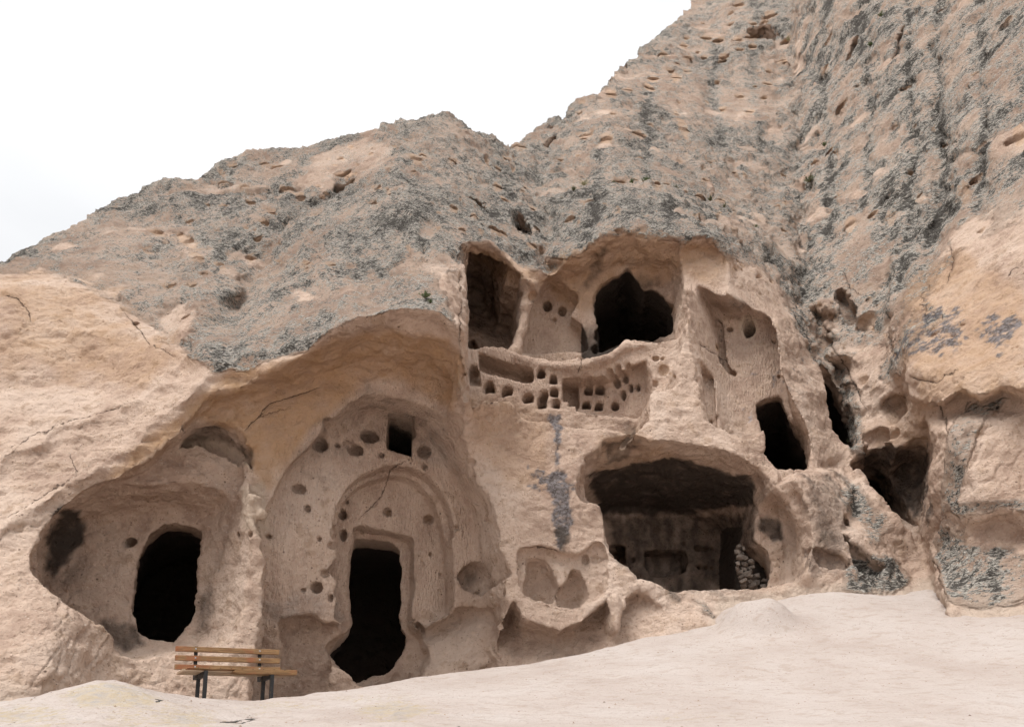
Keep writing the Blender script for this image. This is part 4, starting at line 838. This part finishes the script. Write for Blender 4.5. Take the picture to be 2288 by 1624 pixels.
# violet lichen, dark water marks, chalk, cracks
rock2 = N.mix(N.math('MULTIPLY', g2[0], .9), rock2, N.mix(N.rng(n_hi, .4, .6), (.075, .068, .07), (.20, .19, .198)))
rock2 = N.mix(N.math('MULTIPLY', g3[0], .85), rock2, (.07, .055, .045))
rock2 = N.mix(N.math('MULTIPLY', g4[0], .7), rock2, (.42, .47, .55))
g6 = N.attr('crack')
cd = N.math('ABSOLUTE', N.math('ADD', g6[0], N.math('MULTIPLY', N.math('SUBTRACT', n_hi, .5), 11.0)))
ckm = N.math('MULTIPLY', N.rng(cd, N.math('MULTIPLY', g6[1], 1.25), N.math('MULTIPLY', g6[1], .35)), N.rng(g6[1], .15, .45))
rock2 = N.mix(N.math('MULTIPLY', ckm, .65), rock2, (.07, .048, .035))
# relief: chisel strokes on dressed stone, granules, crust flakes
h = N.math('ADD', N.math('MULTIPLY', n_hi, .65), N.math('MULTIPLY', n_mid, .9))
chis = N.noise(N.map(geo, (8, 8, 2.4), (0, math.radians(18), 0)), 3.0, 2, .6)
h = N.math('MULTIPLY', h, N.rng(g4[1], 0, 1, 1, .6))
h = N.math('ADD', h, N.math('MULTIPLY', N.math('MULTIPLY', g4[1], chis), .9))
h = N.math('SUBTRACT', h, N.math('MULTIPLY', ckm, 1.0))
h = N.math('ADD', h, N.math('MULTIPLY', g1[1], N.math('ADD', N.math('MULTIPLY', l_hi, 1.2), N.math('MULTIPLY', l_fine, .7))))
N.finish(rock2, .96, h, .085, 1.0, .08)
me.materials.append(M_rock)
cliff = bpy.data.objects.new('cliff', me); col.objects.link(cliff); cliff['kind'] = 'structure'

# ---- trodden pale tuff of the ground
M_gr, t = new_mat('pale_tuff_ground'); N = NB(t)
geo = N.n('ShaderNodeNewGeometry').outputs['Position']; g1 = N.attr('growth')
a = N.noise(geo, .8, 4, .55); b = N.noise(N.map(geo, (1, 1.8, 1)), 5, 5, .65); c = N.noise(geo, 30, 4, .65)
k = N.ramp(a, [(.3, (.42, .352, .315)), (.5, (.465, .40, .364)), (.7, (.49, .432, .40))])
k = N.mix(N.rng(b, .50, .66, 0, .5), k, (.36, .285, .235)); k = N.mix(N.rng(c, .54, .68, 0, .40), k, (.33, .26, .21)); k = N.mix(N.rng(c, .42, .28, 0, .3), k, (.53, .474, .44))
for sc_, thr, colr, amt in [(15, .80, (.22, .14, .10), .75), (27, .86, (.33, .20, .12), .6)]:
    vx = N.n('ShaderNodeTexVoronoi'); N.l(geo, vx.inputs['Vector']); vx.inputs['Scale'].default_value = sc_; sp = N.n('ShaderNodeSeparateColor'); N.l(vx.outputs['Color'], sp.inputs[0])
    k = N.mix(N.math('MULTIPLY', N.math('MULTIPLY', N.rng(vx.outputs['Distance'], .20, .09), N.rng(sp.outputs[0], thr, thr + .03)), amt), k, colr)
gf = N.math('ADD', g1[0], N.math('MULTIPLY', N.math('SUBTRACT', N.noise(geo, 14, 5, .75), .5), 3.2))
gate = N.rng(g1[0], .03, .2)
k = N.mix(N.math('MULTIPLY', gate, N.rng(gf, .30, .80, 0, .6)), k, N.ramp(N.noise(geo, 7, 5, .7), [(.36, (.27, .27, .26)), (.5, (.40, .34, .26)), (.60, (.42, .33, .19)), (.7, (.30, .30, .28))]))
bfac = N.math('ADD', g1[1], N.math('MULTIPLY', N.math('SUBTRACT', N.noise(geo, 16, 5, .7), .5), 2.0))
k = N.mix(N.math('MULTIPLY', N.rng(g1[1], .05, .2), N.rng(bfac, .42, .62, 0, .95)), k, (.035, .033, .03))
h = N.math('ADD', N.math('MULTIPLY', b, .8), N.math('ADD', N.math('MULTIPLY', c, .35), N.math('MULTIPLY', N.noise(geo, 90, 2), .12)))
N.finish(k, .97, h, .05, .9, .06); gme.materials.append(M_gr)

# ------------------------------------------------------------------ things
def tag(o, label, cat, group=None):
    o['label'] = label; o['category'] = cat
    if group: o['group'] = group
    return o
def empty(name, loc):
    o = bpy.data.objects.new(name, None); o.location = loc; col.objects.link(o); return o
def link(name, m, mat, parent=None, loc=None):
    o = bpy.data.objects.new(name, m); m.materials.append(mat) if not m.materials else None
    col.objects.link(o)
    if parent is not None:
        o.parent = parent
        if loc is None: o.location = -Vector(parent.location)      # meshes are written in place
    if loc is not None: o.location = loc
    return o
def solid(verts, faces, bev=0.0, seg=2):
    bm = bmesh.new(); vs = [bm.verts.new(v) for v in verts]
    for f in faces: bm.faces.new([vs[i] for i in f])
    bmesh.ops.recalc_face_normals(bm, faces=bm.faces)
    if bev: bmesh.ops.bevel(bm, geom=bm.edges[:], offset=bev, segments=seg, affect='EDGES', profile=.6)
    m = bpy.data.meshes.new('part'); bm.to_mesh(m); bm.free()
    return m
def beam(p, a, b, c, bev=.004):
    """box from corner p along three edge vectors"""
    p, a, b, c = [Vector(x) for x in (p, a, b, c)]
    V = [p, p + a, p + a + b, p + b, p + c, p + a + c, p + a + b + c, p + b + c]
    return solid(V, [(0,1,2,3),(4,5,6,7),(0,1,5,4),(1,2,6,5),(2,3,7,6),(3,0,4,7)], bev)

# ---- wood and iron
def wood(name, c1, c2, red):
    m, t = new_mat(name); N = NB(t); tc = N.n('ShaderNodeNewGeometry').outputs['Position']
    v = N.map(tc, (1, 1, 1), (0, 0, math.radians(-20))); v = N.map(v, (1.3, 16, 16))
    g = N.noise(v, 3.2, 5, .7, .6); big = N.noise(tc, 2.6, 3, .6)
    c = N.mix(N.rng(g, .35, .66), c1, c2); c = N.mix(N.rng(g, .58, .70, 0, .7), c, (.10, .055, .028))
    c = N.mix(N.rng(big, .52, .66, 0, red), c, (.30, .065, .025)); c = N.mix(N.rng(N.noise(tc, 9, 4, .7), .60, .72, 0, .55), c, (.13, .09, .06))
    N.finish(c, .62, g, .006, .7, .3); return m
M_wood = wood('weathered_varnished_wood', (.16, .085, .036), (.30, .175, .078), .45)
M_seat = wood('bare_grey_wood', (.33, .24, .165), (.45, .34, .24), .1)
m, t = new_mat('black_painted_iron'); N = NB(t); tc = N.n('ShaderNodeNewGeometry').outputs['Position']; q = N.noise(tc, 26, 4, .6)
N.finish(N.mix(N.rng(q, .55, .72), (.012, .012, .013), (.07, .045, .032)), .55, q, .002, .5, .4); M_iron = m
m, t = new_mat('zinc_bolt'); N = NB(t); N.finish(N.mix(N.rng(N.noise(N.n('ShaderNodeNewGeometry').outputs['Position'], 90, 2), .4, .7), (.45, .46, .48), (.25, .22, .2)), .4, None, spec=.6); M_bolt = m

# ---- bench
ex = Vector((math.cos(math.radians(17)), math.sin(math.radians(17)), .012)).normalized()       # along the slats
ey = Vector((math.sin(math.radians(41)), -math.cos(math.radians(41)), .07)).normalized()       # from back to front (the frame is racked)
ez = Vector((0, 0, 1))
O = Vector(at(394, 1507, 9.15)); L = 1.30
while proj(np.array([O + ex * L]))[0][0] < 634: L += .01
gz = min(float(ground_z(O.x + ex.x * t_ + ey.x * s_, O.y + ex.y * t_ + ey.y * s_)) for t_ in (.2, L - .2) for s_ in (.05, .4))
bench = empty('park_bench', Vector((O.x + ex.x * L / 2, O.y + ex.y * L / 2, gz)))
tag(bench, 'weathered wooden bench with three back slats and black iron legs below the cave doors', 'bench')
th = .034; SW = [(.00, .125), (.140, .125), (.280, .115)]
for k, (s0, wd) in enumerate(SW[:2]):
    link('seat_slat', beam(O + ey * s0, ex * (L - .02 * k), ey * wd, ez * th, .006), M_seat, bench)
# the front slat: split along its length, whole only towards its right end
p = O + ey * SW[2][0] + ex * .03; LL = L - .01; fy_ = ey * SW[2][1]
prof = [(0, .022), (0, th), (LL, th + .004), (LL, -.030), (LL * .46, -.030), (LL * .40, -.012), (LL * .43, .018), (LL * .2, .014)]
V = [p + ex * a + ez * b for a, b in prof] + [p + fy_ + ex * a + ez * b for a, b in prof]; n = len(prof)
fs = link('seat_slat', solid(V, [tuple(range(n)), tuple(range(2 * n - 1, n - 1, -1))] + [(i, (i + 1) % n, (i + 1) % n + n, i + n) for i in range(n)], .004, 1), M_wood, bench)
fs['label'] = 'split front seat slat, broken away at its left half'
for k in range(9):          # nail stains and staples along the split
    a = .12 + k * .135; link('staple', beam(p + fy_ + ex * a + ez * (th - .003), ex * .012, ey * .006, ez * .005, 0), M_iron, bench)
bk = (-ey * .10 + ez).normalized()
for k, (h0, hh) in enumerate([(.085, .072), (.212, .074), (.340, .074)]):
    o_ = O + bk * h0 - ey * .03 - ex * .012
    sl = link('back_slat', beam(o_, ex * (L - .04 + .01 * (2 - k)), -ey * .04, bk * hh, .007), M_wood, bench)
    for a in (.25, L - .30):
        bm = bmesh.new(); bmesh.ops.create_uvsphere(bm, u_segments=10, v_segments=6, radius=.012); mm = bpy.data.meshes.new('bolt'); bm.to_mesh(mm); bm.free()
        b = link('bolt', mm, M_bolt, sl, loc=(0, 0, 0)); b.location = (o_ + ex * a + bk * hh * .55) - Vector((0, 0, 0))
for a in (.235, L - .315):
    fr = O + ex * a
    def leg(base, name):
        g0 = float(ground_z(base.x, base.y)) - .02
        return link(name, beam(Vector((base.x, base.y, g0)), ex * .045, ey * .035, Vector((0, 0, base.z - g0)), .003), M_iron, bench)
    leg(fr + ey * .05, 'leg'); leg(fr + ey * .355, 'leg')
    link('seat_bearer', beam(fr + ey * .05 - ez * .075 + ex * .003, ex * .038, ey * .335, ez * .073, .003), M_iron, bench)
    link('back_upright', beam(fr - ey * .072 - ez * .05, ex * .042, ey * .0 - ey * .03, bk * .48, .003), M_iron, bench)
    link('bracket', beam(fr - ey * .075 - ez * .05, ex * .04, ey * .16, ez * .045, .003), M_iron, bench)
fb = O + ex * .27 + ey * .07
link('foot_rail', beam(Vector((fb.x, fb.y, float(ground_z(fb.x, fb.y)) + .03)), ex * (L - .58), ey * .03, ez * .03, .003), M_iron, bench)

# ---- plants rooted in the rock
def leaf_mat(name, a, b):
    m, t = new_mat(name); N = NB(t); tc = N.n('ShaderNodeNewGeometry').outputs['Position']
    N.finish(N.mix(N.rng(N.noise(tc, 24, 3, .6), .35, .65), a, b), .7, None, spec=.2); return m
M_green = leaf_mat('fresh_leaves', (.045, .085, .025), (.11, .155, .045)); M_sage = leaf_mat('sage_leaves', (.085, .105, .05), (.17, .18, .095)); M_dry = leaf_mat('dry_stalks', (.25, .23, .13), (.38, .35, .22)); M_stem = leaf_mat('woody_stems', (.09, .065, .04), (.16, .12, .08))
def plant(name, u, v, size_px, kind, label, seed, group=None):
    Y = float(march([(u, v)])[0]); c = Vector(at(u, v, Y - .010 * Y)); s = 1.35 * size_px * Y / FPX; r = random.Random(seed)
    root = empty(name, c); tag(root, label, 'plant', group)
    SV, SF, LV, LF = [], [], [], []
    for k in range(16):
        az = r.uniform(0, 6.28); tilt = r.uniform(.15, 1.15); d = Vector((math.cos(az) * math.sin(tilt), math.sin(az) * math.sin(tilt) - .45, math.cos(tilt))).normalized(); ln = s * r.uniform(.5, 1.0)
        sd_ = d.cross(Vector((.3, .5, .2))).normalized() * .012 * s / .25; b = len(SV)
        SV += [-sd_, sd_, d * ln + sd_ * .3, d * ln - sd_ * .3, sd_.cross(d), d * ln]; SF += [(b, b + 1, b + 2, b + 3), (b, b + 4, b + 5), (b + 1, b + 4, b + 5)]
        for j in range(22 if kind != 'dry' else 9):
            t_ = r.uniform(.25, 1.05); q = d * ln * t_ + Vector((r.gauss(0, .05), r.gauss(0, .05), r.gauss(0, .05))) * s
            n_ = Vector((r.uniform(-1, 1), r.uniform(-1, 1), r.uniform(-.2, 1))).normalized(); w_ = n_.cross(Vector((r.random(), r.random(), r.random() - .5))).normalized()
            ll = s * r.uniform(.10, .20); b = len(LV); LV += [q, q + n_ * ll * .5 + w_ * ll * .28, q + n_ * ll, q + n_ * ll * .5 - w_ * ll * .28]; LF.append((b, b + 1, b + 2, b + 3))
    def mk(nm, V, Fc, mat):
        m = bpy.data.meshes.new(nm); m.from_pydata([tuple(x) for x in V], [], Fc); o = link(nm, m, mat, root, loc=(0, 0, 0)); return o
    mk('stem', SV, SF, M_stem if kind != 'dry' else M_dry); mk('foliage', LV, LF, {'green': M_green, 'sage': M_sage, 'dry': M_dry}[kind])
LG = 'plants along the ledge of the rock dome'
plant('shrub', 949, 666, 15, 'green', 'bright green shrub on the lichened dome above the arched doorway', 1)
plant('shrub', 962, 678, 9, 'green', 'small green sprig just below the bright green shrub', 2)
plant('shrub', 1281, 427, 9, 'sage', 'dark round tuft at the left end of the ledge', 3, LG)
plant('dry_grass_tuft', 1305, 415, 13, 'dry', 'yellowish dry grass tuft near the left end of the ledge', 4, LG)
plant('shrub', 1372, 412, 7, 'sage', 'small dark tuft left of the first dark hole in the ledge', 5, LG)
plant('shrub', 1411, 413, 10, 'green', 'low dark bush just right of the first hole in the ledge', 6, LG)
plant('shrub', 1443, 412, 13, 'green', 'widest dark bush in the middle of the ledge', 7, LG)
plant('shrub', 1511, 425, 8, 'sage', 'small tuft between the two right hand holes of the ledge', 8, LG)
plant('shrub', 1587, 449, 9, 'sage', 'olive tuft right of the last hole on the sloping ledge', 9, LG)
plant('shrub', 1618, 464, 7, 'sage', 'lowest and smallest tuft on the sloping ledge', 10, LG)
plant('shrub', 1688, 512, 8, 'green', 'lone dark tuft below the ledge near the great gully', 11)
plant('shrub', 1808, 408, 14, 'sage', 'largest pale green tuft on the right hand cliff by the gully', 12)
plant('shrub', 1842, 327, 8, 'green', 'small dark tuft higher on the right cliff above the pale green one', 13)
plant('shrub', 1945, 104, 9, 'green', 'dark green tuft between two slanting hollows high on the right cliff', 14)
plant('shrub', 1967, 38, 9, 'green', 'topmost dark tuft on the right hand cliff', 15)
plant('dry_grass_tuft', 1761, 92, 10, 'dry', 'pale dry tuft in the top of the gully', 16)
plant('dry_grass_tuft', 1899, 992, 9, 'sage', 'thin stalks at the foot of the narrow slanting slit', 17)

# ---- rubble walling in the small opening of the lower right cave
m, t = new_mat('rubble_stone'); N = NB(t); tc = N.n('ShaderNodeNewGeometry').outputs['Position']; q = N.noise(tc, 9, 4, .65)
N.finish(N.ramp(q, [(.3, (.11, .09, .078)), (.5, (.18, .15, .128)), (.7, (.24, .20, .17))]), .95, N.noise(tc, 30, 3, .6), .02, .8, .1); M_rub = m
rw = empty('rubble_wall', Vector(at(1665, 1308, 13.3))); tag(rw, 'rough stones piled in the small opening inside the lower right cave', 'wall')
r = random.Random(9)
def stone_mesh(seed, f=1.0):
    r = random.Random(seed); bm = bmesh.new(); bmesh.ops.create_icosphere(bm, subdivisions=1, radius=1)
    for v in bm.verts: v.co = Vector([math.copysign(abs(x) ** .62, x) for x in v.co]) * r.uniform(.78, 1.12)
    m = bpy.data.meshes.new('stone'); bm.to_mesh(m); bm.free(); m.materials.append(M_rub); return m
SM = [stone_mesh(k) for k in range(5)]
ROW = [(1310,1656,1716),(1300,1650,1712),(1290,1648,1690),(1280,1646,1680),(1270,1645,1672),(1259,1644,1668),(1248,1643,1664),(1237,1643,1660),(1226,1644,1656)]
Yr = np.median(march([(1735, 1262), (1732, 1285), (1728, 1300)])) + .05
for v_, a, b in ROW:
    u_ = a
    while u_ < b:
        w_ = r.uniform(7, 20); o = bpy.data.objects.new('stone', SM[r.randrange(5)]); col.objects.link(o); o.parent = rw
        pz = at(u_ + w_ / 2 + r.uniform(-3, 3), v_ + r.uniform(-3, 3), Yr + .22 + r.uniform(-.06, .08) + (u_ - a) * .006); sc_ = float(zc_of(v_, pz[1])) / FPX
        o.location = Vector(pz) - rw.location; o.scale = (w_ * .56 * sc_, .10, r.uniform(5, 8.5) * sc_); o.rotation_euler = (r.uniform(-.4, .4), r.uniform(-.45, .45), r.uniform(-.5, .5)); u_ += w_ * .95

# ---- loose chips lying on the ground
r = np.random.default_rng(4); V, Fq = [], []
base = np.array([(1,0,0),(0,1,0),(-1,0,0),(0,-1,0),(0,0,.8)], float); fc = [(0,1,4),(1,2,4),(2,3,4),(3,0,4)]
for k in range(2200):
    x = r.uniform(-5, 9); y = r.uniform(3.6, 12.5); s_ = .004 + .013 * r.random() ** 3; z = float(ground_z(x, y))
    a = r.uniform(0, 6.28); R = np.array([[math.cos(a), -math.sin(a), 0], [math.sin(a), math.cos(a), 0], [0, 0, 1]])
    q = (base * r.uniform(.6, 1.3, (5, 3)) * s_) @ R.T + (x, y, z - .002); b = len(V); V += [tuple(i) for i in q]; Fq += [tuple(b + i for i in f_) for f_ in fc]
m, t = new_mat('stone_chips'); N = NB(t); N.finish(N.ramp(N.noise(N.n('ShaderNodeNewGeometry').outputs['Position'], 3, 2), [(.35, (.16, .11, .09)), (.5, (.34, .25, .19)), (.62, (.50, .42, .36))]), .95)
cm = bpy.data.meshes.new('chips'); cm.from_pydata(V, [], Fq); chips = link('gravel_chips', cm, M := m)
chips['kind'] = 'stuff'; chips['label'] = 'loose stone chips scattered over the pale ground'
